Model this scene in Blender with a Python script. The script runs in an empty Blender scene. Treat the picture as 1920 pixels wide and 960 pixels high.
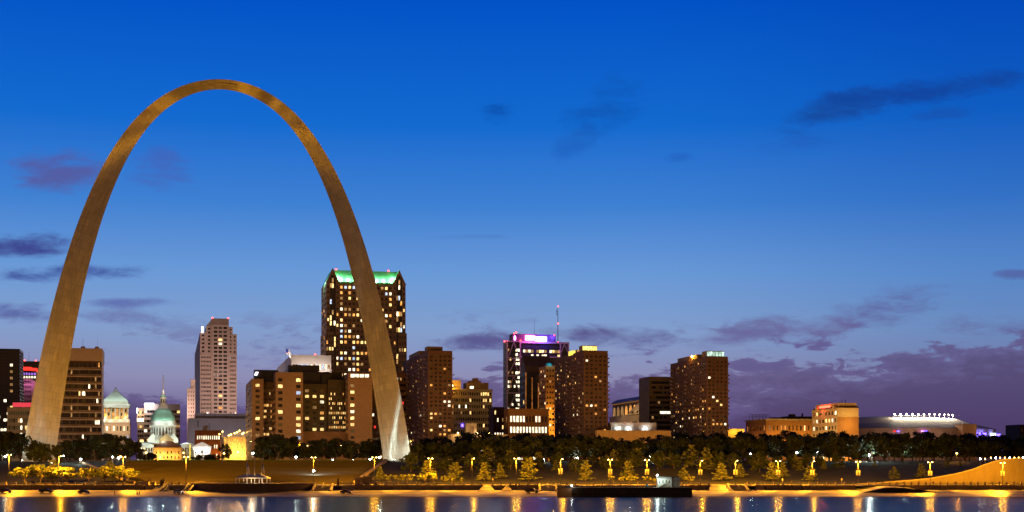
import bpy, bmesh, math, random
from mathutils import Vector, Matrix
random.seed(11)
R = math.radians
F, HX, HY, CH = 2800.0, 960.0, 885.0, 9.5      # focal length and principal point in photo pixels, eye height in metres
TH = R(13)                                      # yaw of the city grid
SC = bpy.context.scene
COL = SC.collection
# ------------------------------------------------------------------ camera
cam = bpy.data.cameras.new('camera'); co = bpy.data.objects.new('camera', cam); COL.objects.link(co)
co.location = (0, 0, CH); co.rotation_euler = (R(90), 0, 0)
cam.sensor_width = 36; cam.lens = 36*F/1920; cam.shift_y = (HY-480)/1920
cam.clip_start = 1; cam.clip_end = 20000
SC.camera = co
SC.view_settings.view_transform = 'Standard'; SC.view_settings.look = 'None'
SC.view_settings.exposure = 0; SC.view_settings.gamma = 1; SC.view_settings.use_curve_mapping = False
SC.cycles.use_denoising = True
SC.cycles.max_bounces = 5; SC.cycles.diffuse_bounces = 2; SC.cycles.glossy_bounces = 3
SC.cycles.sample_clamp_indirect = 1.2; SC.cycles.blur_glossy = .6; SC.cycles.sample_clamp_direct = 0
SC.cycles.caustics_reflective = False; SC.cycles.caustics_refractive = False
# ------------------------------------------------------------------ world
def lin(r, g, b):
    f = lambda c: (c/255/12.92) if c <= 10 else ((c/255+0.055)/1.055)**2.4
    return (f(r), f(g), f(b), 1)
W = bpy.data.worlds.new('World'); SC.world = W; W.use_nodes = True
nt = W.node_tree; nt.nodes.clear()
class NG:
    """small helper for maths in a node tree"""
    def __init__(s, t): s.t = t
    def n(s, typ, **k):
        x = s.t.nodes.new(typ)
        for a, b in k.items(): setattr(x, a, b)
        return x
    def put(s, sock, v):
        if hasattr(v, 'is_output'): s.t.links.new(v, sock)
        else: sock.default_value = v
    def m(s, op, a, b=0.0, c=0.0, clamp=False):
        x = s.n('ShaderNodeMath', operation=op, use_clamp=clamp)
        s.put(x.inputs[0], a); s.put(x.inputs[1], b); s.put(x.inputs[2], c)
        return x.outputs[0]
    def mix(s, f, a, b, mode='MIX'):
        x = s.n('ShaderNodeMix', data_type='RGBA', blend_type=mode)
        s.put(x.inputs[0], f); s.put(x.inputs[6], a); s.put(x.inputs[7], b)
        return x.outputs[2]
    def ss(s, v, lo, hi):
        x = s.n('ShaderNodeMapRange', interpolation_type='SMOOTHSTEP')
        s.put(x.inputs[0], v); x.inputs[1].default_value = lo; x.inputs[2].default_value = hi
        return x.outputs[0]
    def ramp(s, v, stops, interp='LINEAR'):
        x = s.n('ShaderNodeValToRGB'); x.color_ramp.interpolation = interp
        e = x.color_ramp.elements
        while len(e) < len(stops): e.new(0.5)
        for k, (p, c) in zip(e, stops): k.position = p; k.color = c
        s.put(x.inputs[0], v); return x.outputs[0]
    def noise(s, vec, scale, detail=4, rough=.55, dist=0):
        x = s.n('ShaderNodeTexNoise'); s.put(x.inputs['Vector'], vec)
        x.inputs['Scale'].default_value = scale; x.inputs['Detail'].default_value = detail
        x.inputs['Roughness'].default_value = rough; x.inputs['Distortion'].default_value = dist
        return x.outputs[0]
    def comb(s, a, b, c=0.0):
        x = s.n('ShaderNodeCombineXYZ'); s.put(x.inputs[0], a); s.put(x.inputs[1], b); s.put(x.inputs[2], c)
        return x.outputs[0]
g = NG(nt)
SUN_EL, SUN_ROT = R(-2.0), R(0)
tc = g.n('ShaderNodeTexCoord'); sp = g.n('ShaderNodeSeparateXYZ'); nt.links.new(tc.outputs['Generated'], sp.inputs[0])
x, y, z = sp.outputs
sky = g.n('ShaderNodeTexSky', sky_type='NISHITA'); sky.sun_disc = False
sky.sun_elevation = SUN_EL; sky.sun_rotation = SUN_ROT; sky.altitude = 150; sky.ozone_density = 3; sky.dust_density = .6
# the western dusk sky, by elevation
west = g.ramp(z, [(0, lin(84, 66, 108)), (.03, lin(98, 82, 128)), (.062, lin(142, 140, 178)), (.095, lin(130, 158, 204)), (.13, lin(106, 153, 214)),
                  (.175, lin(62, 128, 210)), (.225, lin(18, 106, 207)), (.30, lin(0, 82, 198)), (.42, lin(0, 50, 130)), (.7, lin(2, 22, 66)), (1, (.006, .009, .022, 1))])
# the eastern sky behind the viewer: low orange glow added to warm facades and arch, dark blue overhead
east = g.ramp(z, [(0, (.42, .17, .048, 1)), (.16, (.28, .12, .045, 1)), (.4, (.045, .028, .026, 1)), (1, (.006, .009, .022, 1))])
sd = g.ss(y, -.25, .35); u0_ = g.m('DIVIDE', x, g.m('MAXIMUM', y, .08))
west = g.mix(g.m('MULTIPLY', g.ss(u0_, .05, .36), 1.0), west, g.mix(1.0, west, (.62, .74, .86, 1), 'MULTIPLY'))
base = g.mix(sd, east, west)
skc = g.mix(1.0, sky.outputs[0], (.06, .06, .06, 1), 'MULTIPLY')
base = g.mix(.12, base, skc, 'ADD')
# clouds in the west, placed by direction
yy = g.m('MAXIMUM', y, .08)
u = g.m('DIVIDE', x, yy); v = g.m('DIVIDE', z, yy)
cv = g.comb(g.m('MULTIPLY', u, 5), g.m('MULTIPLY', v, 22), 0.0)
cv2 = g.comb(g.m('MULTIPLY', u, 14), g.m('MULTIPLY', v, 44), 3.1)
n1 = g.noise(cv, 1.6, 7, .6, .3); n2 = g.noise(cv2, 1.5, 6, .6, .4)
n3 = g.noise(g.comb(g.m('MULTIPLY', u, 40), g.m('MULTIPLY', v, 105), 7.7), 1.3, 6, .62, .8)
nn = g.m('ADD', g.m('ADD', g.m('MULTIPLY', n1, .48), g.m('MULTIPLY', n2, .36)), g.m('MULTIPLY', n3, .22))
# cloud bank along the horizon: its height over u
edge = g.ramp(g.m('ADD', g.m('MULTIPLY', u, 1.4), .5), [(0, (.062,)*3+(1,)), (.15, (.058,)*3+(1,)), (.3, (.056,)*3+(1,)), (.42, (.058,)*3+(1,)),
         (.52, (.066,)*3+(1,)), (.66, (.066,)*3+(1,)), (.8, (.073,)*3+(1,)), (.9, (.087,)*3+(1,)), (1, (.098,)*3+(1,))])
bd = g.m('ADD', g.m('SUBTRACT', edge, v), g.m('MULTIPLY', g.m('SUBTRACT', nn, .53), .20))
bank = g.ss(bd, -.003, .006)
core = g.ss(bd, 0.0, .030)
bankcol = g.mix(core, lin(98, 84, 134), lin(78, 60, 102))
base = g.mix(g.m('MULTIPLY', bank, .80), base, bankcol)
# broken wisps above the bank
wz = g.m('MULTIPLY', g.ss(v, .05, .072), g.m('SUBTRACT', 1, g.ss(v, .085, .118)))
ws = g.m('MULTIPLY', g.ss(nn, .55, .63), wz)
base = g.mix(g.m('MULTIPLY', ws, .5), base, lin(100, 94, 150))
# single clouds: pixel direction, half sizes, tilt, opacity, colour
clouds = [(60, 460, 125, 24, .02, 1.0, (62, 72, 142)), (125, 512, 150, 20, .04, 1.0, (58, 76, 150)), (45, 592, 90, 24, -.1, .9, (84, 90, 156)),
          (235, 568, 85, 11, .02, .85, (94, 108, 172)), (225, 595, 75, 20, -.05, .8, (104, 112, 168)), (120, 318, 100, 40, .05, .7, (92, 78, 140)), (308, 320, 75, 40, -.1, .6, (78, 84, 164)),
          (930, 214, 46, 22, .1, .9, (8, 74, 166)), (1150, 190, 100, 48, .45, .75, (14, 84, 178)), (1072, 272, 46, 26, .4, .65, (30, 98, 190)), (880, 444, 90, 8, .02, .6, (70, 112, 186)), (1275, 293, 36, 11, .1, .6, (34, 96, 188)),
          (1560, 212, 150, 34, .34, 1.0, (22, 76, 162)), (1745, 165, 200, 28, .12, 1.0, (18, 70, 160)), (1500, 268, 90, 28, .12, .75, (34, 88, 178)), (1770, 212, 60, 14, .1, .7, (24, 82, 174)),
          (1905, 514, 40, 10, 0, .9, (84, 102, 164)), (1680, 580, 120, 40, .12, .9, (92, 90, 148)), (1540, 612, 90, 22, .05, .8, (104, 98, 150)), (1395, 625, 120, 22, .25, .8, (104, 98, 150)), (900, 640, 110, 18, .05, .9, (88, 84, 140)), (1140, 630, 140, 24, -.02, .9, (88, 82, 138)), (1850, 610, 150, 26, -.05, .9, (96, 88, 142))]
cn = g.m('MULTIPLY', g.m('SUBTRACT', nn, .53), 7.5)
for (cx, cy, ra, rb, t, op, c) in clouds:
    u0, v0 = (cx-HX)/F, (HY-cy)/F
    du = g.m('SUBTRACT', u, u0); dv = g.m('SUBTRACT', v, v0)
    ca, sa = math.cos(t), math.sin(t)
    a = g.m('DIVIDE', g.m('ADD', g.m('MULTIPLY', du, ca), g.m('MULTIPLY', dv, sa)), ra/F)
    b = g.m('DIVIDE', g.m('SUBTRACT', g.m('MULTIPLY', dv, ca), g.m('MULTIPLY', du, sa)), rb/F)
    d = g.m('ADD', g.m('MULTIPLY', a, a), g.m('MULTIPLY', b, b))
    k = g.ss(g.m('ADD', g.m('SUBTRACT', 1, d), cn), -.2, 1.6)
    base = g.mix(g.m('MULTIPLY', g.m('MULTIPLY', k, op), sd), base, lin(*c))
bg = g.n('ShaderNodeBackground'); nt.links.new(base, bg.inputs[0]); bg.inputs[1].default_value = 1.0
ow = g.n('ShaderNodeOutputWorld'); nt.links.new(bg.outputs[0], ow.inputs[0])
# the last of the western afterglow
sl = bpy.data.lights.new('sun', 'SUN'); sl.energy = .03; sl.angle = R(12); sl.color = (1, .72, .5)
so = bpy.data.objects.new('sun', sl); COL.objects.link(so); so.rotation_euler = (R(-88), 0, 0)
# ------------------------------------------------------------------ helpers
def PX(px, Y): return (px-HX)/F*Y
def PZ(py, Y): return CH+(HY-py)/F*Y
def link(o, parent=None):
    COL.objects.link(o)
    if parent: o.parent = parent
    return o
def tag(o, label=None, cat=None, group=None, kind=None):
    if label: o['label'] = label
    if cat: o['category'] = cat
    if group: o['group'] = group
    if kind: o['kind'] = kind
    return o
def thing(name, label, cat, loc=(0, 0, 0), rz=0, group=None):
    o = bpy.data.objects.new(name, None); o.empty_display_size = 1; COL.objects.link(o)
    o.location = loc; o.rotation_euler = (0, 0, rz)
    return tag(o, label, cat, group)
def copy_tree(o, parent=None):
    c = o.copy(); COL.objects.link(c)
    if parent: c.parent = parent
    for ch in o.children: copy_tree(ch, c)
    return c
class MB:
    def __init__(s): s.v = []; s.f = []; s.mi = []; s.sm = []; s.uv = {}
    def face(s, pts, mi=0, smooth=False):
        i = len(s.v); s.v += [tuple(p) for p in pts]; s.f.append(tuple(range(i, i+len(pts)))); s.mi.append(mi); s.sm.append(smooth)
        return s
    def box(s, x0, y0, z0, x1, y1, z1, mi=0, M=None):
        p = [(x0, y0, z0), (x1, y0, z0), (x1, y1, z0), (x0, y1, z0), (x0, y0, z1), (x1, y0, z1), (x1, y1, z1), (x0, y1, z1)]
        if M is not None: p = [tuple(M @ Vector(q)) for q in p]
        i = len(s.v); s.v += p
        for q in ((3, 2, 1, 0), (4, 5, 6, 7), (0, 1, 5, 4), (1, 2, 6, 5), (2, 3, 7, 6), (3, 0, 4, 7)):
            s.f.append(tuple(i+k for k in q)); s.mi.append(mi); s.sm.append(False)
        return s
    def prism(s, poly, z0, z1, mi=0):                 # poly: list of (x,y), counter clockwise
        n = len(poly); i = len(s.v)
        s.v += [(a, b, z0) for a, b in poly]+[(a, b, z1) for a, b in poly]
        s.f.append(tuple(i+k for k in reversed(range(n)))); s.f.append(tuple(i+n+k for k in range(n)))
        for k in range(n): s.f.append((i+k, i+(k+1) % n, i+n+(k+1) % n, i+n+k))
        s.mi += [mi]*(n+2); s.sm += [False]*(n+2); return s
    def extrude(s, poly, y0, y1, mi=0):               # poly of (x,z), extruded along y
        n = len(poly); i = len(s.v)
        s.v += [(a, y0, b) for a, b in poly]+[(a, y1, b) for a, b in poly]
        s.f.append(tuple(i+k for k in range(n))); s.f.append(tuple(i+n+k for k in reversed(range(n))))
        for k in range(n): s.f.append((i+(k+1) % n, i+k, i+n+k, i+n+(k+1) % n))
        s.mi += [mi]*(n+2); s.sm += [False]*(n+2); return s
    def lathe(s, prof, c=(0, 0, 0), n=16, mi=0, smooth=True, a0=0, cap=True):   # prof: (r, z)
        i = len(s.v); m = len(prof)
        for r, zz in prof:
            for k in range(n):
                a = a0+2*math.pi*k/n; s.v.append((c[0]+r*math.cos(a), c[1]+r*math.sin(a), c[2]+zz))
        for j in range(m-1):
            for k in range(n):
                s.f.append((i+j*n+k, i+j*n+(k+1) % n, i+(j+1)*n+(k+1) % n, i+(j+1)*n+k)); s.mi.append(mi); s.sm.append(smooth)
        if cap:
            s.f.append(tuple(i+k for k in reversed(range(n)))); s.f.append(tuple(i+(m-1)*n+k for k in range(n)))
            s.mi += [mi]*2; s.sm += [False]*2
        return s
    def bar(s, a, b, ra, rb=None, n=6, mi=0):
        rb = ra if rb is None else rb
        a, b = Vector(a), Vector(b); d = (b-a)
        if d.length < 1e-6: return s
        q = d.to_track_quat('Z', 'Y'); i = len(s.v)
        for p, r in ((a, ra), (b, rb)):
            for k in range(n):
                t = 2*math.pi*(k+.5)/n; s.v.append(tuple(p+q @ Vector((r*math.cos(t), r*math.sin(t), 0))))
        for k in range(n): s.f.append((i+k, i+(k+1) % n, i+n+(k+1) % n, i+n+k))
        s.f.append(tuple(i+k for k in reversed(range(n)))); s.f.append(tuple(i+n+k for k in range(n)))
        s.mi += [mi]*(n+2); s.sm += [n > 6]*n+[False]*2; return s
    def mesh(s, name, mats):
        me = bpy.data.meshes.new(name); me.from_pydata(s.v, [], s.f)
        for m in (mats if isinstance(mats, (list, tuple)) else [mats]): me.materials.append(m)
        me.polygons.foreach_set('material_index', s.mi); me.polygons.foreach_set('use_smooth', s.sm); me.update()
        return me
    def build(s, name, mats, parent=None):
        return link(bpy.data.objects.new(name, s.mesh(name, mats)), parent)
# ------------------------------------------------------------------ materials
MATS = {}
def M(name, col=None, rough=.75, var=.3, scale=.2, metal=0, bump=0, spec=.4, stretch=(1, 1, 1)):
    if name in MATS: return MATS[name]
    m = bpy.data.materials.new(name); m.use_nodes = True; t = m.node_tree; g = NG(t)
    p = t.nodes['Principled BSDF']; p.inputs['Roughness'].default_value = rough; p.inputs['Metallic'].default_value = metal
    p.inputs['Specular IOR Level'].default_value = spec
    tc = g.n('ShaderNodeTexCoord'); mp = g.n('ShaderNodeMapping'); mp.inputs['Scale'].default_value = stretch
    t.links.new(tc.outputs['Object'], mp.inputs[0])
    n = g.noise(mp.outputs[0], scale, 6, .65)
    n2 = g.noise(mp.outputs[0], scale*9, 3, .6)
    f = g.m('ADD', g.m('MULTIPLY', n, .7), g.m('MULTIPLY', n2, .3))
    lo = tuple(c*(1-var) for c in col)+(1,); hi = tuple(min(1, c*(1+var)) for c in col)+(1,)
    c = g.ramp(f, [(.32, lo), (.68, hi)]); t.links.new(c, p.inputs['Base Color'])
    if bump:
        b = g.n('ShaderNodeBump'); b.inputs['Strength'].default_value = bump; b.inputs['Distance'].default_value = .15
        t.links.new(n2, b.inputs['Height']); t.links.new(b.outputs[0], p.inputs['Normal'])
    MATS[name] = m; return m
def LIT(name, col, st, vary=True, sample=False):
    """something that gives off light: a lit window, a sign or a bulb"""
    if name in MATS: return MATS[name]
    m = bpy.data.materials.new(name); m.use_nodes = True; t = m.node_tree; g = NG(t); t.nodes.clear()
    e = g.n('ShaderNodeEmission'); o = g.n('ShaderNodeOutputMaterial'); t.links.new(e.outputs[0], o.inputs[0])
    e.inputs[0].default_value = tuple(col)+(1,)
    if vary:
        tc = g.n('ShaderNodeTexCoord'); oi = g.n('ShaderNodeObjectInfo')
        s = g.n('ShaderNodeSeparateXYZ'); t.links.new(tc.outputs['Object'], s.inputs[0])
        v = g.comb(g.m('ADD', g.m('MULTIPLY', s.outputs[0], 1.3), g.m('MULTIPLY', oi.outputs['Random'], 90)), g.m('MULTIPLY', s.outputs[2], .5), s.outputs[1])
        k = g.noise(v, 1.0, 3, .6)
        br = g.m('MULTIPLY', g.ss(k, .3, .66), g.m('ADD', .45, oi.outputs['Random']))
        t.links.new(g.m('MULTIPLY', g.m('ADD', br, .3), st), e.inputs[1])
    else: e.inputs[1].default_value = st
    m.cycles.emission_sampling = 'AUTO' if sample else 'NONE'
    MATS[name] = m; return m
def lamp(parent, loc, power, col, radius=.25, spot=None, aim=None, name='lamp_light'):
    l = bpy.data.lights.new(name, 'SPOT' if spot else 'POINT'); l.energy = power; l.color = col; l.shadow_soft_size = radius
    o = bpy.data.objects.new(name, l); link(o, parent); o.location = loc
    if spot:
        l.spot_size = R(spot); l.spot_blend = .8
        o.rotation_euler = (Vector(aim)-Vector(loc)).to_track_quat('-Z', 'Y').to_euler()
    return o
SODIUM = (1.0, .40, .014); WARM = (1.0, .62, .28); MERC = (.78, 1.0, .86); WHITE = (1, .95, .9)
concrete = M('concrete', (.34, .3, .25), .85, .25, .3, bump=.2)
darkmetal = M('dark metal', (.05, .05, .055), .5, .2, 1)
glass = M('dark window glass', (.012, .013, .02), .12, .5, .5, spec=.6)
glass2 = M('blue window glass', (.022, .03, .075), .3, .5, .3, spec=.7)
blinds = M('blinds behind glass', (.07, .065, .055), .35, .6, .8, spec=.5)
L_warm = LIT('warm lit window', (1, .60, .2), 2.2); L_amber = LIT('amber lit window', (1, .42, .09), 1.3)
L_dim = LIT('dim lit window', (1, .52, .18), .5); L_white = LIT('white lit window', (1, .84, .55), 2.4); L_cool = LIT('cool lit window', (.62, .75, 1), 1.2)
PAL = [L_warm]*5+[L_amber]*4+[L_dim]*5+[L_white]*2+[L_cool]
PALW = [L_white]*4+[L_warm]*3+[L_dim]*2
# ------------------------------------------------------------------ building kit
PANE = {}
def pane_obj(p, mat, parent, name='window'):
    k = (round(p['w'], 2), round(p['h'], 2), mat.name)
    if k not in PANE:
        w, h = p['w']/2, p['h']/2
        PANE[k] = MB().box(-w, 0, -h, w, .06, h).mesh(name, mat)
    o = link(bpy.data.objects.new(name, PANE[k]), parent); o.location = p['c']; o.rotation_euler = (0, 0, p['rz'])
    return o
def facade(mb, panes, o, u, Wd, z0, z1, s=None, mi=0):
    """wall sheet with real window openings; o start corner, u direction, s: cols rows ww wh mx zb zt rec"""
    u = Vector((u[0], u[1], 0)); n = Vector((u.y, -u.x, 0)); o = Vector((o[0], o[1], 0)); Z = Vector((0, 0, 1))
    P = lambda a, zz=0, dd=0: o+u*a-n*dd+Z*zz
    def q(a0, a1, b0, b1):
        if a1-a0 > 1e-4 and b1-b0 > 1e-4: mb.face([P(a0, b0), P(a1, b0), P(a1, b1), P(a0, b1)], mi)
    if not s: q(0, Wd, z0, z1); return
    cols, rows = s['cols'], s['rows']; ww, wh = s.get('ww', .6), s.get('wh', .55); mx = s.get('mx', .5); rec = s.get('rec', .35)
    a0, a1 = mx, Wd-s.get('mx2', mx); b0, b1 = z0+s.get('zb', 1.), z1-s.get('zt', 1.5)
    q(0, a0, z0, z1); q(a1, Wd, z0, z1); q(a0, a1, z0, b0); q(a0, a1, b1, z1)
    cw, rh = (a1-a0)/cols, (b1-b0)/rows; w, h = cw*ww, rh*wh; sk = s.get('skip', ()); rz = math.atan2(u.y, u.x)
    for r in range(rows):
        y0 = b0+r*rh+(rh-h)*.5; y1 = y0+h
        q(a0, a1, b0+r*rh, y0); q(a0, a1, y1, b0+(r+1)*rh)
        last = a0
        for c in range(cols):
            if c in sk: continue
            l = a0+c*cw+(cw-w)/2; rr = l+w
            q(last, l, y0, y1); last = rr
            for (A, B, C, D) in ((P(l, y0), P(l, y0, rec), P(l, y1, rec), P(l, y1)), (P(rr, y0, rec), P(rr, y0), P(rr, y1), P(rr, y1, rec)),
                                 (P(l, y0), P(rr, y0), P(rr, y0, rec), P(l, y0, rec)), (P(l, y1, rec), P(rr, y1, rec), P(rr, y1), P(l, y1))):
                mb.face([A, B, C, D], mi)
            panes.append(dict(c=P((l+rr)/2, (y0+y1)/2, rec), rz=rz, w=w, h=h, lit=s.get('lit'), pal=s.get('pal'), r=r, col=c, n=s.get('id', 0), rows=rows))
        q(last, a1, y0, y1)
    if s.get('band'):                                   # proud spandrel bands
        for r in range(rows+1):
            zc = b0+r*rh; hh = (rh-h)*.42
            A, B = P(-s['band'] if s.get('ext') else 0, 0, 0), P(Wd+(s['band'] if s.get('ext') else 0), 0, 0)
            pts = [A, B, B+n*s['band'], A+n*s['band']]
            mb.prism([(p.x, p.y) for p in pts][::-1], zc-hh, zc+hh, mi)
    if s.get('pier'):                                   # proud vertical piers
        pw = cw*(1-ww)*.42; nv = s['pier']
        for c in range(cols+1):
            ac = a0+c*cw; pts = [P(ac-pw), P(ac+pw), P(ac+pw)+n*nv, P(ac-pw)+n*nv]
            mb.prism([(p.x, p.y) for p in pts][::-1], b0-.2, b1+.4, mi)
def finish(b, panes, mat=glass, limit=100, lit=None, chance=.2):
    """the first hundred windows as parts of their own, the rest as one"""
    lits, dark = [], []; rowf = {}
    for p in panes:
        pr = p['lit'] if p['lit'] is not None else chance
        m = None
        if callable(pr): m = pr(p)
        elif random.random() < pr*rowf.setdefault((p['n'], p['r']), random.choice((.25, .5, .9, 1, 1.2, 2.2))): m = random.choice(p['pal'] or PAL)
        if m is not None: lits.append((p, m))
        else: dark.append((p, mat if random.random() < .75 else blinds))
    random.shuffle(dark)
    al = lits+dark
    for p, m in al[:limit]: pane_obj(p, m, b)
    rest = al[limit:]
    if rest:
        ms = []; mb = MB()
        for p, m in rest:
            if m not in ms: ms.append(m)
            mb.box(-p['w']/2, 0, -p['h']/2, p['w']/2, .06, p['h']/2, ms.index(m), Matrix.Translation(p['c']) @ Matrix.Rotation(p['rz'], 4, 'Z'))
        mb.build('window', ms, b)['kind'] = 'stuff'
def block(mb, panes, x0, y0, x1, y1, z0, z1, front=None, left=None, right=None, mi=0, par=.9, roof=True):
    facade(mb, panes, (x0, y0), (1, 0), x1-x0, z0, z1, front, mi)
    facade(mb, panes, (x0, y1), (0, -1), y1-y0, z0, z1, left, mi)
    facade(mb, panes, (x1, y0), (0, 1), y1-y0, z0, z1, right, mi)
    facade(mb, panes, (x1, y1), (-1, 0), x1-x0, z0, z1, None, mi)
    if roof:
        mb.face([(x0, y0, z1-par), (x1, y0, z1-par), (x1, y1, z1-par), (x0, y1, z1-par)], mi)
        t = .3                                          # parapet, inner sides and top
        for a, c in (((x0, y0), (x1, y0+t)), ((x0, y1-t), (x1, y1)), ((x0, y0+t), (x0+t, y1-t)), ((x1-t, y0+t), (x1, y1-t))):
            mb.face([(a[0], a[1], z1), (c[0], a[1], z1), (c[0], c[1], z1), (a[0], c[1], z1)], mi)
        xa, xb, ya, yb = x0+t, x1-t, y0+t, y1-t
        for A, B in (((xb, ya), (xa, ya)), ((xa, yb), (xb, yb)), ((xa, ya), (xa, yb)), ((xb, yb), (xb, ya))):
            mb.face([(A[0], A[1], z1-par), (B[0], B[1], z1-par), (B[0], B[1], z1), (A[0], A[1], z1)], mi)
def gz(X, Y):
    """height of the land"""
    pts = [(560, -1.5), (577.5, -.02), (611, 2.3), (611.4, 4.0), (636, 4.0), (652, 5.3), (732, 14.6), (800, 15.2), (950, 16.5), (1100, 18), (2000, 22), (20000, 22)]
    if Y <= pts[0][0]: return pts[0][1]
    for (a, b), (c, d) in zip(pts, pts[1:]):
        if Y <= c:
            t = (Y-a)/(c-a)
            return b+(d-b)*t
    return 22
def lot(name, label, cat, pxl, pxc, pxr, Y, top, th=TH, d=None, base=None):
    """a building's plot: near corner at pxc, right end of the front at pxr, far end of the left side at pxl"""
    cx = PX(pxc, Y); k = (pxr-HX)/F; w = (k*Y-cx)/(math.cos(th)-k*math.sin(th))
    if d is None:
        kl = (pxl-HX)/F; d = (cx-kl*Y)/(math.sin(th)+kl*math.cos(th))
    zb = gz(cx, Y)-.5 if base is None else base
    b = thing(name, label, cat, (cx, Y, zb), th)
    b_h = PZ(top, Y)-zb
    return b, w, d, b_h
def hz(b, py, Y): return PZ(py, Y)-b.location.z          # height above the plot at pixel row py
# ------------------------------------------------------------------ the setting
def sheet(name, prof, x0, x1, nx, mat, jit=0):
    mb = MB(); rnd = random.Random(5)
    pts = [[(x0+(x1-x0)*i/nx, a, b+(rnd.uniform(-jit, jit) if jit else 0)) for i in range(nx+1)] for a, b in prof]
    n = nx+1; mb.v = [p for r in pts for p in r]
    for j in range(len(prof)-1):
        for i in range(nx):
            mb.f.append((j*n+i, j*n+i+1, (j+1)*n+i+1, (j+1)*n+i)); mb.mi.append(0); mb.sm.append(True)
    return tag(mb.build(name, mat), kind='structure')
grass = M('grass', (.020, .019, .008), .95, .45, .25, bump=.4)
sheet('ground', [(560, -1.5), (577.5, -.06), (611, 2.22), (611.9, 3.8), (636, 3.9), (652, 5.3), (675, 8.6), (705, 12.3), (732, 14.6), (800, 15.2), (950, 16.5), (1100, 18), (2000, 22), (14000, 22)], -6000, 6000, 90, grass)
levee_m = M('cobbled levee', (.38, .31, .21), .55, .6, .11, bump=.25, spec=.35, stretch=(1, 2.2, 1))
t = levee_m.node_tree; g = NG(t); pr = t.nodes['Principled BSDF']; old = pr.inputs['Base Color'].links[0].from_socket
tcl = g.n('ShaderNodeTexCoord'); mpl = g.n('ShaderNodeMapping'); mpl.inputs['Scale'].default_value = (.035, .16, 1); t.links.new(tcl.outputs['Object'], mpl.inputs[0])
stain = g.ramp(g.noise(mpl.outputs[0], 1.0, 6, .7, .5), [(.40, (.22, .20, .17, 1)), (.50, (1, 1, 1, 1))])
mpl2 = g.n('ShaderNodeMapping'); mpl2.inputs['Scale'].default_value = (.002, .22, 1); t.links.new(tcl.outputs['Object'], mpl2.inputs[0])
rows_ = g.ramp(g.noise(mpl2.outputs[0], 1.0, 3, .6), [(.42, (.62, .6, .55, 1)), (.52, (1, 1, 1, 1))])
t.links.new(g.mix(1, g.mix(1, old, stain, 'MULTIPLY'), rows_, 'MULTIPLY'), pr.inputs['Base Color'])
sheet('levee', [(570, -.62), (577.5, 0), (580, .2), (594, 1.18), (611.35, 2.32)], -900, 900, 60, levee_m)
asphalt = M('asphalt road', (.09, .085, .08), .7, .3, .2)
paving = M('pale paving', (.36, .32, .26), .75, .2, .3)
MB().box(-900, 619, 3.6, 900, 631, 4.0).build('road', asphalt)['kind'] = 'structure'
MB().box(-900, 611.7, 3.6, 900, 619, 4.13).build('promenade', paving)['kind'] = 'structure'
MB().box(-900, 631, 3.6, 900, 636.5, 4.13).build('pavement', paving)['kind'] = 'structure'
mk = MB()
for i in range(300): mk.box(-900+i*6, 624.9, 3.9, -897+i*6, 625.1, 4.006)
mk.build('road_marking', M('road paint', (.6, .6, .55), .6, .1))['kind'] = 'structure'
# the river
wm = bpy.data.materials.new('river water'); wm.use_nodes = True; t = wm.node_tree; g = NG(t); p = t.nodes['Principled BSDF']
p.inputs['Base Color'].default_value = (.020, .018, .022, 1); p.inputs['Roughness'].default_value = .2; p.inputs['IOR'].default_value = 1.33
p.inputs['Specular IOR Level'].default_value = .5
tc = g.n('ShaderNodeTexCoord'); mp = g.n('ShaderNodeMapping'); mp.inputs['Scale'].default_value = (.012, .16, 1); t.links.new(tc.outputs['Object'], mp.inputs[0])
n = g.noise(mp.outputs[0], 1.0, 4, .6)
mp2 = g.n('ShaderNodeMapping'); mp2.inputs['Scale'].default_value = (.05, .55, 1); t.links.new(tc.outputs['Object'], mp2.inputs[0])
nb = g.noise(mp2.outputs[0], 1.0, 3, .6)
rr = g.m('ADD', .15, g.m('MULTIPLY', n, .11)); t.links.new(rr, p.inputs['Roughness'])
bp = g.n('ShaderNodeBump'); bp.inputs['Strength'].default_value = .028; bp.inputs['Distance'].default_value = .25
t.links.new(g.m('ADD', n, g.m('MULTIPLY', nb, .4)), bp.inputs['Height']); t.links.new(bp.outputs[0], p.inputs['Normal'])
dfs = g.n('ShaderNodeBsdfDiffuse'); dfs.inputs[0].default_value = (.016, .013, .012, 1)
mxs = g.n('ShaderNodeMixShader'); mxs.inputs[0].default_value = .42
t.links.new(p.outputs[0], mxs.inputs[1]); t.links.new(dfs.outputs[0], mxs.inputs[2]); t.links.new(mxs.outputs[0], t.nodes['Material Output'].inputs[0])
MB().face([(-3000, -600, 0), (3000, -600, 0), (3000, 579, 0), (-3000, 579, 0)]).build('river', wm)['kind'] = 'structure'
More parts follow.
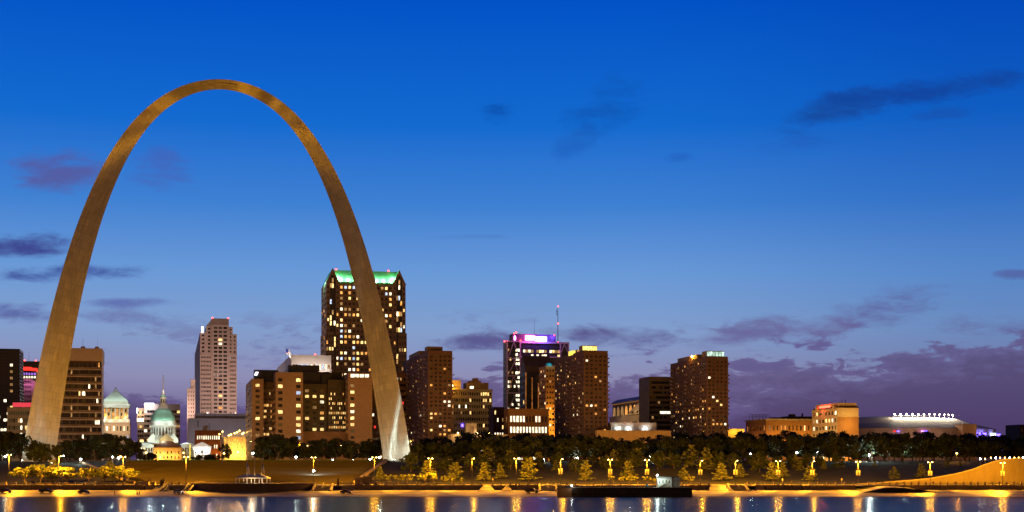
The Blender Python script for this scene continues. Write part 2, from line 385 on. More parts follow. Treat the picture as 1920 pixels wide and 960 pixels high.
# ------------------------------------------------------------------ the steel arch
ARY, ARW = 748, R(3.5)
def make_arch():
    Xc = PX(413, ARY); Z0 = 13.6
    b = thing('steel_arch', 'giant stainless steel catenary arch standing over the riverside park', 'arch', (Xc, ARY, Z0), ARW)
    ft = .3048; N = 180; mb = MB(); L = 299.2239; rings = []; arc = 0; prev = None
    s_prev = None
    xs = [L*math.sin(math.pi/2*(2*i/N-1)) for i in range(N+1)]
    uv = []
    for i, xx in enumerate(xs):
        yy = 693.8597-68.7672*math.cosh(.0100333*xx)
        dy = -68.7672*.0100333*math.sinh(.0100333*xx)
        tx, tz = 1, dy; l = math.hypot(tx, tz); tx /= l; tz /= l
        nx, nz = -tz, tx                                  # outward normal
        A = 1262.6651-1.81977*max(yy, 0); side = math.sqrt(4*A/math.sqrt(3)); h = side*math.sqrt(3)/2
        c = (xx*ft, yy*ft)
        if prev: arc += math.hypot(c[0]-prev[0], c[1]-prev[1])
        prev = c
        o = h/3*ft; inn = 2*h/3*ft; hs = side/2*ft
        rings.append(((c[0]+nx*o, -hs, c[1]+nz*o), (c[0]-nx*inn, 0, c[1]-nz*inn), (c[0]+nx*o, hs, c[1]+nz*o)))
        uv.append((arc, hs*2))
    me_uv = []
    for i in range(N):
        A, B = rings[i], rings[i+1]
        for k in range(3):
            a, c = k, (k+1) % 3
            mb.face([A[a], B[a], B[c], A[c]] , 0, False)
            me_uv += [(0, uv[i][0]), (0, uv[i+1][0]), (uv[i+1][1], uv[i+1][0]), (uv[i][1], uv[i][0])]
    m = bpy.data.materials.new('stainless steel'); m.use_nodes = True; t = m.node_tree; g = NG(t); p = t.nodes['Principled BSDF']
    p.inputs['Metallic'].default_value = 1
    uvn = g.n('ShaderNodeTexCoord')
    br = g.n('ShaderNodeTexBrick'); br.offset = .5; t.links.new(uvn.outputs['UV'], br.inputs['Vector'])
    br.inputs['Scale'].default_value = 1; br.inputs['Brick Width'].default_value = 5.5; br.inputs['Row Height'].default_value = 3.66
    br.inputs['Mortar Size'].default_value = .07; br.inputs['Color1'].default_value = (.48, .47, .44, 1); br.inputs['Color2'].default_value = (.60, .585, .55, 1)
    br.inputs['Mortar'].default_value = (.20, .19, .18, 1)
    mp = g.n('ShaderNodeMapping'); mp.inputs['Scale'].default_value = (.9, .10, 1); t.links.new(uvn.outputs['UV'], mp.inputs[0])
    ns = g.noise(mp.outputs[0], 1.2, 5, .65, .6)
    st = g.ramp(ns, [(.36, (.74,)*3+(1,)), (.55, (1, 1, 1, 1)), (.66, (1.25, 1.22, 1.15, 1))])  # brightest streaks paint glints into the steel's base colour
    t.links.new(g.mix(1, br.outputs[0], st, 'MULTIPLY'), p.inputs['Base Color'])
    t.links.new(g.m('ADD', .40, g.m('MULTIPLY', ns, .26)), p.inputs['Roughness'])
    bm = g.n('ShaderNodeBump'); bm.inputs['Strength'].default_value = .6; bm.inputs['Distance'].default_value = .4
    t.links.new(ns, bm.inputs['Height']); t.links.new(bm.outputs[0], p.inputs['Normal'])
    tg = g.n('ShaderNodeTangent', direction_type='UV_MAP', uv_map='panels'); t.links.new(tg.outputs[0], p.inputs['Tangent'])
    gl = g.n('ShaderNodeBsdfAnisotropic'); gl.inputs['Roughness'].default_value = .31; gl.inputs['Anisotropy'].default_value = .88; gl.inputs['Rotation'].default_value = 0
    gl.inputs['Color'].default_value = (.62, .61, .58, 1); t.links.new(tg.outputs[0], gl.inputs['Tangent']); t.links.new(bm.outputs[0], gl.inputs['Normal'])
    bm2 = g.n('ShaderNodeBump'); bm2.inputs['Strength'].default_value = .05; bm2.inputs['Distance'].default_value = .3; t.links.new(ns, bm2.inputs['Height']); t.links.new(bm2.outputs[0], gl.inputs['Normal'])
    mx = g.n('ShaderNodeMixShader'); mx.inputs[0].default_value = .4; t.links.new(p.outputs[0], mx.inputs[1]); t.links.new(gl.outputs[0], mx.inputs[2]); t.links.new(mx.outputs[0], t.nodes['Material Output'].inputs[0])
    o = mb.build('steel_skin', m, b)
    uvl = o.data.uv_layers.new(name='panels')
    for i, c in enumerate(me_uv): uvl.data[i].uv = c
    # row of slit windows at the crown
    wmb = MB(); hs = 17/2*.3048; top = 625.0925*.3048; hh = 17*math.sqrt(3)/2*.3048
    for i in range(-8, 9):
        for sgn in (-1, 1):
            xx = i*1.15; zc = top-(xx/.3048)**2*.0100333**2*68.7672/2*.3048-.15
            yy = hs*(1-(hh/3+.15)/hh)
            MB().box(xx-.32, sgn*(yy)-.12, zc-.12, xx+.32, sgn*(yy)+.12, zc+.12).build('window', glass, b)
    # the floodlights sunk round each foot
    fl = MB(); ftm = MB()
    return b
arch = make_arch()
# ------------------------------------------------------------------ trees
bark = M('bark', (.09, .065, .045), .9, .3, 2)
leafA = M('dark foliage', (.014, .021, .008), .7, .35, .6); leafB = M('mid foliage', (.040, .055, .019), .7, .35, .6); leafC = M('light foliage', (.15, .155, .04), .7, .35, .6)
def leaf(mb, c, s, rnd, mi, up=.3):
    n = Vector((rnd.gauss(0, 1), rnd.gauss(0, 1), rnd.gauss(up, 1))).normalized()
    a = n.orthogonal().normalized(); q = Matrix.Rotation(rnd.uniform(0, 6.3), 3, n) @ a; r = n.cross(q)
    h = s*rnd.uniform(.45, .8); w = s*rnd.uniform(.35, .6); c = Vector(c)
    mb.face([c-q*h, c-r*w*.8+q*h*.1, c+q*h, c+r*w+n*s*.12], mi)
def crown(kind, seed):
    rnd = random.Random(seed); mb = MB()
    def lobe(c, rx, rz, n, s, mi, hi=3):
        for _ in range(n):
            d = Vector((rnd.gauss(0, 1), rnd.gauss(0, 1), rnd.gauss(0, 1))).normalized()*(rnd.random()**.35)
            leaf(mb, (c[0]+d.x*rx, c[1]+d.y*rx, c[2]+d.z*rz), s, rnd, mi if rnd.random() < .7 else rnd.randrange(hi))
    tk = MB()
    if kind == 'broad':                                  # 13 m park tree
        tk.bar((0, 0, -.5), (rnd.uniform(-.3, .3), 0, 4.2), .34, .24, 7)
        for q in range(26):
            a = rnd.uniform(0, 6.3); zz = rnd.uniform(3.0, 11.2); r = 5.0*math.sqrt(max(.05, 1-((zz-6.2)/5.6)**2))*math.sqrt(rnd.random())
            c = (r*math.cos(a), r*math.sin(a), zz)
            if q % 2: tk.bar((0, 0, 3.0), (c[0]*.75, c[1]*.75, c[2]-.7), .15, .05, 5)
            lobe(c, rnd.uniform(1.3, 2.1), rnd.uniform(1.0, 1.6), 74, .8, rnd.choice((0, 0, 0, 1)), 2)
    elif kind == 'cone':                                 # 12 m bald cypress
        tk.bar((0, 0, -.3), (0, 0, 11), .26, .04, 7)
        zz = 1.7; k = 0
        while zz < 11.6:
            tt = (zz-1.7)/10.2; rad = 3.5*(1-tt)**.62*rnd.uniform(.62, 1.15)+.25; m = max(3, int(7*(1-tt)+2))
            for j in range(m):
                a = 6.28*j/m+rnd.uniform(-.6, .6)+k; rr = rad*rnd.uniform(.4, 1.15)
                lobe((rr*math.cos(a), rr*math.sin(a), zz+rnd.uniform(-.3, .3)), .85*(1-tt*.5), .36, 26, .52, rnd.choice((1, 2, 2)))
                if j % 2: tk.bar((0, 0, zz-.1), (rr*math.cos(a), rr*math.sin(a), zz), .07, .02, 4)
            zz += .95*(1-.35*tt)*rnd.uniform(.85, 1.15); k += .7
    elif kind == 'spread':                               # 7 m spreading street tree
        tk.bar((0, 0, -.3), (0, 0, 2.0), .2, .15, 7)
        for _ in range(17):
            a = rnd.uniform(0, 6.3); r = rnd.uniform(.4, 4.1); zz = 4.3+rnd.uniform(-1.3, 2.1)*(1-(r/5.6)**2)
            c = (r*math.cos(a), r*math.sin(a), zz); tk.bar((0, 0, 1.8), (c[0]*.8, c[1]*.8, c[2]-.4), .08, .03, 5)
            lobe(c, rnd.uniform(.9, 1.35), rnd.uniform(.6, .95), 62, .55, rnd.choice((1, 2, 2)))
    elif kind == 'small':                                # 3.6 m young ornamental tree
        tk.bar((0, 0, -.2), (0, 0, 1.4), .09, .07, 6)
        for _ in range(8):
            a = rnd.uniform(0, 6.3); r = rnd.uniform(.3, 2.0); c = (r*math.cos(a), r*math.sin(a), 2.2+rnd.uniform(-.5, 1.1))
            tk.bar((0, 0, 1.2), (c[0]*.8, c[1]*.8, c[2]-.2), .04, .02, 4)
            lobe(c, .62, .42, 46, .38, 2)
    else:                                                # shrub
        for _ in range(9):
            a = rnd.uniform(0, 6.3); r = rnd.uniform(.2, 2.2); c = (r*math.cos(a), r*math.sin(a), .9+rnd.uniform(-.5, .9))
            tk.bar((0, 0, -.1), (c[0]*.8, c[1]*.8, c[2]), .04, .02, 4); lobe(c, .8, .6, 55, .4, 0)
    return mb.mesh('crown', [leafA, leafB, leafC]), tk.mesh('trunk', bark)
KIND = {k: [crown(k, 100*i+j) for j in range(n)] for i, (k, n) in enumerate((('broad', 5), ('cone', 4), ('spread', 4), ('small', 3), ('shrub', 2)))}
NAME = {'broad': 'park_tree', 'cone': 'cypress_tree', 'spread': 'street_tree', 'small': 'young_tree', 'shrub': 'shrub'}
SIZE = {'broad': 13, 'cone': 12, 'spread': 7, 'small': 3.7, 'shrub': 2.6}
tree_rnd = random.Random(3)
def tree(kind, px, Y, top, label, group, wide=1.0, zb=None):
    zb = gz(PX(px, Y), Y) if zb is None else zb
    c, tk = tree_rnd.choice(KIND[kind]); h = PZ(top, Y)-zb; s = max(.3, h/max(q.co.z for q in c.vertices))
    r = thing(NAME[kind], label, 'shrub' if kind == 'shrub' else 'tree', (PX(px, Y), Y, zb-.05), tree_rnd.uniform(0, 6.28), group)
    r.scale = (s*wide, s*wide, s)
    link(bpy.data.objects.new('crown', c), r); link(bpy.data.objects.new('trunk', tk), r)
    return r
ORD = ['leftmost', 'second from the left', 'third from the left', 'fourth from the left', 'fifth from the left', 'sixth from the left', 'seventh from the left', 'eighth from the left', 'ninth from the left', 'tenth from the left']
MARK = [(-80, 60, 'at the far left edge'), (60, 112, 'at the left arch foot'), (112, 190, 'below the tan banded block'), (190, 250, 'below the lit pyramid tower'), (250, 345, 'near the domed courthouse'),
        (345, 460, 'below the pink stepped tower'), (460, 570, 'below the brown hotel'), (570, 640, 'below the dark hotel front'), (640, 720, 'left of the right arch foot'), (720, 848, 'just right of the arch'), (848, 940, 'below the old beige hotel'),
        (940, 1036, 'below the arched brick hall'), (1036, 1142, 'below the yellow boxed tower'), (1142, 1220, 'below the vaulted hall'), (1220, 1256, 'below the plain dark slab'), (1256, 1368, 'below the orange lamp tower'),
        (1368, 1398, 'below the low yellow block'), (1398, 1520, 'below the brick warehouse'), (1520, 1612, 'below the red sign hotel'), (1612, 1780, 'below the stadium left half'), (1780, 2100, 'below the stadium right half')]
def place_trees(lst, desc, group):
    """lst: kind, px, Y, top, wide; every label names what stands behind, and the order among trees sharing that"""
    cnt = {}
    for it in lst:
        mk = next(m for a, b, m in MARK if a <= it[1] < b); cnt.setdefault(mk, []).append(it)
    for mk, its in cnt.items():
        its.sort(key=lambda q: q[1])
        for i, it in enumerate(its):
            lab = '%s %s%s' % (desc, mk, '' if len(its) == 1 else ', '+ORD[i])
            tree(it[0], it[1], it[2], it[3], lab, group, it[4] if len(it) > 4 else 1.0)
tr = random.Random(21)
# the dark park belt on the right: front and back rows
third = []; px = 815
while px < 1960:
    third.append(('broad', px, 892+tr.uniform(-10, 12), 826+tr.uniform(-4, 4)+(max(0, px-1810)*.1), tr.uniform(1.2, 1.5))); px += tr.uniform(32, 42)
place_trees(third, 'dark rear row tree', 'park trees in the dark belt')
place_trees([('broad', p_, 880, 838, 1.4) for p_ in (120, 160, 200, 500, 530, 560, 590, 622, 655, 690)], 'dark rear row tree', 'park trees left of the arch foot')
low = []; px = 790
while px < 1830:
    low.append(('spread', px, 815+tr.uniform(-8, 8), 843+tr.uniform(-3, 3), 1.1)); px += tr.uniform(26, 34)
place_trees(low, 'low dark understory tree', 'low trees under the dark belt')
place_trees([('spread', p_, 815, 846, 1.1) for p_ in (118, 146, 172, 200, 226, 490, 518, 545, 570, 600, 628, 655, 680)], 'low dark understory tree', 'low trees left of the arch foot')
front = []; px = 780
while px < 1945:
    top = 822 if px < 860 else 817 if px < 1000 else 813
    top = top+tr.uniform(-4, 6)
    if 1195 < px < 1245 or 1130 < px < 1195: top += 5
    if px > 1810: top += (px-1810)*.14
    front.append(('broad', px, 745+tr.uniform(-8, 14), top+2, tr.uniform(1.0, 1.25))); px += tr.uniform(24, 35)
place_trees(front, 'dark front tree', 'park trees in the dark belt')
back = []; px = 800
while px < 1960:
    top = 818 if px < 860 else 812 if px < 1140 else 816 if px < 1260 else 808
    if px > 1810: top += (px-1810)*.10
    back.append(('broad', px, 830+tr.uniform(-15, 20), top+tr.uniform(-3, 4), tr.uniform(1.05, 1.3))); px += tr.uniform(30, 44)
place_trees(back, 'dark back row tree', 'park trees in the dark belt')
place_trees([('broad', -12, 745, 809, 1), ('broad', 20, 742, 808, 1.05), ('broad', 52, 748, 812, .95), ('broad', 66, 711, 824, .8), ('broad', 84, 710, 831, .8), ('broad', 106, 709, 833, .8), ('broad', 126, 750, 824, 1.0), ('broad', 38, 736, 812, 1.1), ('broad', 4, 738, 810, 1.1),
    ('broad', 148, 770, 818, 1.05), ('broad', 176, 765, 815, 1.1), ('broad', 206, 775, 811, 1.15), ('broad', 232, 770, 814, 1.1), ('broad', 255, 780, 828, .9),
    ('broad', 494, 772, 818, 1.05), ('broad', 522, 770, 812, 1.15), ('broad', 548, 775, 817, 1.1), ('broad', 576, 770, 824, 1.0), ('broad', 604, 772, 821, 1.1), ('broad', 632, 775, 820, 1.05),
    ('broad', 660, 770, 824, 1.0), ('broad', 690, 778, 821, 1.1), ('broad', 712, 784, 824, .9)], 'dark round tree', 'park trees left of the arch foot')
place_trees([('broad', 422, 900, 830, .75)], 'lone round orange lit tree', None)
# conical cypresses on the slope, lit by the road lamps
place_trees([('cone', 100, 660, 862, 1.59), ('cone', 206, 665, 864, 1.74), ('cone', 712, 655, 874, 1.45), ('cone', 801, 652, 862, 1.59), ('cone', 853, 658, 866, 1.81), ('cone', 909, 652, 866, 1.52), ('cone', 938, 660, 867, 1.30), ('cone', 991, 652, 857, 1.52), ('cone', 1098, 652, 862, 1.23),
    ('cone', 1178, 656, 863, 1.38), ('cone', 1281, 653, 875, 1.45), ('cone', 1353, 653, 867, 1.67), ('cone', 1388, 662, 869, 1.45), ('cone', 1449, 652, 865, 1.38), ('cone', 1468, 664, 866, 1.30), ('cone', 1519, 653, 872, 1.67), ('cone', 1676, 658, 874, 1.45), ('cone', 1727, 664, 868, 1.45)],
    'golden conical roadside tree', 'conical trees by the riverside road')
place_trees([('cone', 830, 690, 862, 1.3), ('cone', 880, 700, 850, 1.4), ('cone', 915, 705, 836, 1.5), ('cone', 955, 700, 842, 1.3), ('cone', 1010, 705, 846, 1.5), ('cone', 1042, 690, 862, 1.4), ('cone', 1130, 700, 860, 1.2), ('cone', 1152, 702, 842, 1.4), ('cone', 1196, 705, 838, 1.4),
    ('cone', 1296, 700, 832, 1.5), ('cone', 1325, 690, 838, 1.3), ('cone', 1340, 705, 846, 1.5), ('cone', 1412, 690, 868, 1.2), ('cone', 1492, 700, 850, 1.2), ('cone', 1500, 690, 862, 1.3), ('cone', 1545, 695, 862, 1.2), ('cone', 1580, 700, 868, 1.2), ('cone', 1640, 705, 872, 1.0), ('cone', 1775, 700, 862, 1.2), ('cone', 1800, 705, 866, 1.1)],
    'dim brown slope tree', 'conical trees up the slope')
slope = []; px = 770
while px < 1610:
    slope.append(('broad', px, 700+tr.uniform(-20, 16), 848+tr.uniform(-5, 9), 1.0)); px += tr.uniform(20, 36)
place_trees(slope, 'dim round slope tree', 'round trees on the dark slope')
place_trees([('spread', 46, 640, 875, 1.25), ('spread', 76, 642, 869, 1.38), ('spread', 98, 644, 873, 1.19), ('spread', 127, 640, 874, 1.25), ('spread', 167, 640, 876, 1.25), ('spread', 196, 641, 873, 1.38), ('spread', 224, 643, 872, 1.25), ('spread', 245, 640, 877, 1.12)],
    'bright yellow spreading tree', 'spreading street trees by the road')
place_trees([('small', 690, 640, 891, 1), ('small', 748, 640, 889, 1.1), ('small', 764, 640, 888, 1), ('small', 732, 641, 889, 1), ('small', 797, 639, 890, 1), ('small', 814, 639, 884, 1.1), ('small', 834, 640, 891, .9), ('small', 847, 640, 895, .8), ('small', 868, 640, 896, .9), ('small', 1150, 640, 891, .95), ('small', 1162, 640, 893, .9), ('small', 1183, 640, 892, .9), ('small', 1194, 641, 893, .9),
    ('small', 1213, 640, 892, .9), ('small', 1230, 641, 896, .9), ('small', 1293, 640, 892, .95)], 'small yellow roadside tree', 'young trees along the road')
place_trees([('shrub', 280, 900, 847, 1.4), ('shrub', 400, 880, 851, 1.6), ('shrub', 375, 885, 852, 1.3), ('shrub', 1645, 655, 898, .8)], 'low dark shrub', 'low shrubs')
# ------------------------------------------------------------------ street lamps
lamppaint = M('lamp pole paint', (.12, .11, .10), .5, .15, 2)
galv = M('galvanised steel', (.45, .43, .4), .45, .15, 2, metal=.3)
bulbS = LIT('sodium bulb', (1, .62, .16), 40, False); bulbM = LIT('mercury bulb', (.85, 1, .93), 60, False); bulbR = LIT('red beacon', (1, .04, .03), 14, False); bulbO = LIT('amber bulb', (1, .5, .1), 26, False)
banner_m = M('white banner cloth', (.62, .58, .5), .8, .15, 2)
lrnd = random.Random(8)
def street_lamp(px, py, Y, label, heads=2, banner=False, power=9000, group='sodium street lamps along the riverside road'):
    X = PX(px, Y); zb = gz(X, Y)+.1; H = PZ(py, Y)-zb; power *= lrnd.uniform(.72, 1.3)
    b = thing('street_lamp', label, 'street lamp', (X, Y, zb), 0, group)
    MB().bar((0, 0, 0), (0, 0, H+.05), .14, .08, 8).build('pole', lamppaint, b)
    MB().box(-.35, -.35, 0, .35, .35, .5).build('base', concrete, b)
    for sx in ((-1, 1) if heads == 2 else (1,)):
        MB().bar((0, 0, H-.1), (sx*.5, 0, H+.2), .06, .05, 6).build('arm', lamppaint, b)
        hb = MB(); hb.extrude([(.35, H+.16), (1.15, H+.2), (1.15, H+.34), (.35, H+.4)] if sx > 0 else [(-1.15, H+.2), (-.35, H+.16), (-.35, H+.4), (-1.15, H+.34)], -.18, .18)
        h = hb.build('lamp_head', lamppaint, b)
        MB().lathe([(.05, -.22), (.24, -.12), (.28, .0)], (sx*.8, 0, H+.15), 10).build('bulb', bulbS, h)
        lamp(b, (sx*.8, -.05, H-.35), power*.4/heads, SODIUM, .3)
    lamp(b, (0, -.6, H-.4), power*2.0, SODIUM, .3, 130, (0, -2.0, H-12))
    lamp(b, (0, .7, H-.3), power*(6.4 if px > 300 else 9), SODIUM, .3, 150, (0, 12, H-5))
    if px < 900: lamp(b, (0, .3, H+.5), power*8, SODIUM, .3, 92, (0, 100, H+100))
    for az in (-34, 34): lamp(b, (0, -.8, H-.2), power*15, SODIUM, .4, 44, (40*math.sin(R(az)), -40*math.cos(R(az)), H-20))
    if banner:
        bn = MB(); bn.box(-.85, -.04, H*.42, -.2, .04, H*.62).box(.2, -.04, H*.42, .85, .04, H*.62)
        bn.bar((-.9, 0, H*.62+.05), (.9, 0, H*.62+.05), .03).bar((-.9, 0, H*.42-.05), (.9, 0, H*.42-.05), .03)
        bn.build('banner', banner_m, b)
    return b
LAMPS = [(17, 853, 'left of the yellow street trees', 2, False), (110, 856, 'rising through the yellow street trees', 1, False), (231, 857, 'behind the group of yellow street trees', 2, False), (349, 857, 'left of the curved dark overlook wall', 2, False), (588, 858, 'at the right end of the curved overlook wall', 2, False), (702, 858, 'behind the parked box truck', 2, False),
    (807, 860, 'by the big golden tree right of the arch', 2, False), (885, 860, 'right of the low young trees', 1, False), (968, 860, 'left of the tallest golden conical tree', 2, False), (1051, 861, 'above the left end of the black barge', 1, True), (1144, 862, 'over the left half of the black barge', 2, True), (1213, 863, 'just left of the white cabin on the barge', 2, True),
    (1313, 864, 'just right of the black barge', 1, True), (1379, 864, 'over the stone stairs right of the barge', 1, True), (1459, 865, 'before a golden tree, with white banners', 2, True), (1523, 865, 'before the broad golden tree under the red sign hotel', 1, True), (1609, 866, 'left of the sweeping concrete ramp wall', 2, True), (1744, 867, 'before the low end of the sweeping ramp wall', 2, True), (1880, 868, 'before the high end of the sweeping ramp wall', 2, True)]
for px, py, w, hd, bn in LAMPS:
    street_lamp(px, py, 629.5 if px < 1600 else 618, ('tall twin headed' if hd == 2 else 'tall single headed')+' sodium street lamp '+w, hd, bn, power=11000 if px > 60 else 12000)
def park_lamp(px, py, Y, label, col=MERC, power=2500, group='white park lamps among the trees', bulb=None, r=.46, H=None):
    X = PX(px, Y); z = PZ(py, Y); zb = min(gz(X, Y), z-2.5)
    b = thing('park_lamp', label, 'park lamp', (X, Y, zb), 0, group); H = z-zb
    MB().bar((0, 0, 0), (0, 0, H-.3), .09, .06, 8).build('pole', darkmetal, b)
    MB().lathe([(.1, -.34), (r, -.1), (r*.95, .15), (.1, .36)], (0, 0, H), 10).build('globe', bulb or bulbM, b)
    MB().lathe([(r*1.1, .37), (.08, .6)], (0, 0, H), 10).build('cap', darkmetal, b)
    lamp(b, (0, -r-.35, H-.25), power, col, .3)
    return b
for px, py, Y, w, pw in [(q[0], q[1], q[2]+(14 if q[0] > 1000 else 0))+q[3:] for q in [(118, 855, 722, 'brightest, on the slope left of the path', 5000), (151, 861, 716, 'at the head of the sloping path wall', 3500), (211, 857, 745, 'under the trees below the stepped pyramid tower', 3500), (222, 859, 752, 'small, beside the brighter one under the pyramid tower trees', 1200), (232, 853, 790, 'small and high, behind the trees left of the courthouse', 700),
        (10, 856, 738, 'hidden in the trees at the far left edge', 1500), (474, 850, 760, 'in the trees left of the flagpoles', 1200), (555, 857, 752, 'small green white one under the trees right of the flagpoles', 1200), (624, 863, 738, 'alone on the stair top in the middle', 4500), (686, 864, 736, 'left one of the three by the right arch foot', 4000), (694, 861, 745, 'middle one of the three by the right arch foot', 3500), (711, 858, 738, 'right one of the three, touching the arch foot', 4000),
        (588, 883, 668, 'low down on the great stairs behind the street lamp', 5000), (1082, 859, 728, 'under the trees left of the barge middle', 1800), (1020, 862, 712, 'small, in the trees above the left barge end', 300), (1219, 857, 722, 'small, above the white barge cabin', 300), (1283, 856, 735, 'small, under the trees right of the cabin', 300), (1407, 851, 748, 'small, left of the one under the warehouse', 400), (1424, 851, 738, 'under the trees below the brick warehouse', 2600), (1494, 849, 742, 'small, between the warehouse and the red sign hotel', 700), (1532, 847, 745, 'small, below the left edge of the red sign hotel', 700),
        (1583, 850, 735, 'below the middle of the red sign hotel', 3600), (1630, 853, 728, 'brightest on the right lawn', 4500), (1663, 845, 745, 'small, between two bright ones on the right lawn', 400), (1693, 850, 732, 'below the stadium roof lights', 3500), (1759, 849, 738, 'left of the orange lamp under the stadium', 2600), (1766, 848, 742, 'small, touching the bright one left of the orange lamp', 800)]]:
    park_lamp(px, py, Y, 'white park lamp '+w, MERC, pw*1.3 if px > 160 and px not in (686, 694, 711) else pw*.5 if px > 160 else pw*.25)
park_lamp(1794, 850, 736, 'single orange lamp among the white park lamps at the right', SODIUM, 3500, None, bulbO)
for px, py, Y, w in [(274, 849, 850, 'left of the courthouse front'), (344, 849, 840, 'before the courthouse right wing'), (420, 850, 830, 'before the lone round tree'), (446, 848, 900, 'big one by the yellow garage'), (226, 856, 800, 'left of the path below the courthouse')]:
    park_lamp(px, py, Y, 'small orange lamp on the upper lawn '+w, SODIUM, 5000 if px == 446 else 1800, 'orange lamps on the upper lawn', bulbO)
# lamps of the avenue behind the park, glimpsed over the trees
for i, (px, w) in enumerate([(60, 'behind the left arch leg'), (250, 'left of the green domed courthouse'), (470, 'before the brown hotel left wing'), (590, 'before the dark hotel front'), (690, 'before the hotel right wing'), (770, 'before the tower beside the arch'), (856, 'bright one at the foot of the beige block'), (1010, 'before the arched brick hall'), (1100, 'before the yellow roof box tower'), (1245, 'before the plain dark slab'), (1310, 'before the orange roof lamp tower'), (1440, 'before the brick warehouse'), (1560, 'before the red sign hotel'), (1720, 'before the stadium'), (1860, 'before the stadium right end')]):
    Y = 935; X = PX(px, Y); b = thing('avenue_lamp', 'sodium avenue lamp '+w, 'street lamp', (X, Y, gz(X, Y)), 0, 'sodium lamps of the avenue behind the park')
    MB().bar((0, 0, 0), (0, 0, 12.2), .15, .1, 8).build('pole', galv, b)
    MB().bar((0, 0, 12), (0, 1.2, 12.4), .06, .05).build('arm', galv, b)
    h = MB().box(-.3, .9, 12.35, .3, 2.0, 12.6).build('lamp_head', galv, b)
    MB().lathe([(.05, -.2), (.25, 0)], (0, 1.45, 12.33), 8).build('bulb', bulbS, h)
    lamp(b, (0, 1.45, 11.9), 26000, SODIUM if i % 2 else WARM, .3)
# floodlights at the feet of the arch
def flood(px, py, Y, aim, power, label, col=MERC, spot=70):
    X = PX(px, Y); z = gz(X, Y)
    b = thing('floodlight', label, 'floodlight', (X, Y, z), 0, 'floodlights at the arch feet')
    MB().box(-.5, -.4, 0, .5, .4, .35).build('base', concrete, b)
    hd = MB().box(-.4, -.3, .35, .4, .3, .9).build('housing', darkmetal, b)
    MB().box(-.33, -.25, .9, .33, .25, .93).build('lens', bulbM, hd)
    lamp(b, (0, 0, 1.2), power, col, .3, spot, tuple(Vector(aim)-Vector((X, Y, z))))
    return b
def arch_pt(xl, yl, zl):
    v = Matrix.Rotation(ARW, 3, 'Z') @ Vector((xl, yl, zl)); return (v.x+arch.location.x, v.y+arch.location.y, v.z+arch.location.z)
for sx, nm, spots in ((-1, 'left', ((-77, -25.5, -93, 22, 4500, 'farther'), (-94, -13, -90, 40, 300, 'nearer'))), (1, 'right', ((67, -15.5, 88, 22, 4200, 'farther'), (87, -9, 86, 40, 250, 'nearer')))):
    for (dx, dy, ax_, az, pw, wh) in spots:
        P = arch_pt(dx, dy, 0); px = P[0]/P[1]*F+HX
        flood(px, 0, P[1], arch_pt(ax_, -4, az), pw, '%s of the two ground floodlights at the %s arch foot' % (wh, nm), spot=75)
# ------------------------------------------------------------------ buildings
tan = M('tan concrete', (.52, .41, .36), .85, .15, .08, bump=.1); pink = M('pinkish granite', (.58, .46, .42), .7, .1, .08); brown = M('brown brick', (.28, .18, .13), .9, .2, .5, bump=.1)
redbrick = M('dark red brick', (.13, .07, .055), .9, .25, .5, bump=.1); orange_brick = M('orange brick', (.30, .15, .06), .9, .2, .5, bump=.1); beige = M('beige stone', (.45, .38, .31), .85, .15, .2); white = M('white painted stone', (.72, .70, .66), .8, .1, .2)
greyp = M('grey purple panels', (.40, .37, .40), .7, .1, .1); darkglass = M('dark curtain wall', (.018, .022, .05), .4, .4, .2, spec=.6); black = M('black roof plant', (.02, .018, .02), .7, .3, .3)
ledge = M('granite ledge', (.36, .26, .17), .8, .12, .1); copper = M('green copper', (.22, .42, .34), .7, .2, .4); rust = M('rust coloured roof', (.34, .13, .05), .8, .2, .3); greyroof = M('grey roof', (.16, .15, .17), .7, .2, .2); cream = M('cream plaster', (.60, .46, .28), .85, .1, .2)
sig_red = LIT('red glowing sign', (1, .03, .02), 2.2, False, True); sig_pinkred = LIT('pinkish red glowing band', (1, .07, .10), .85, False, True); sig_blue = LIT('blue glowing sign', (.10, .06, 1), 9, False, True); sig_pink = LIT('pink glowing sign', (1, .22, .8), 7, False, True); sig_white = LIT('white glowing sign', (.85, .9, 1), 7, False, True)
glow_white = LIT('white sign face', (.95, .95, 1), 5, False, True)
def beacon(b, p, r=.55):
    MB().lathe([(.1, 0), (r, .2), (r, .9), (.1, 1.2)], p, 8).build('beacon', bulbR, b)
def antenna(b, p, h, r=.15):
    MB().bar(p, (p[0], p[1], p[2]+h), r, r*.5, 6).build('antenna', darkmetal, b)
def plain(pxl, pxc, pxr, Y, top, name, label, mat, front=None, left=None, right=None, d=None, chance=.2, gl=glass, th=TH, group=None, par=.9, wallname='wall'):
    b, w, dd, h = lot(name, label, 'building', pxl, pxc, pxr, Y, top, th, d)
    if group: b['group'] = group
    mb = MB(); pn = []
    block(mb, pn, 0, 0, w, dd, 0, h, front, left, right, par=par)
    mb.build(wallname, mat, b)
    if pn: finish(b, pn, gl, chance=chance)
    return b, w, dd, h
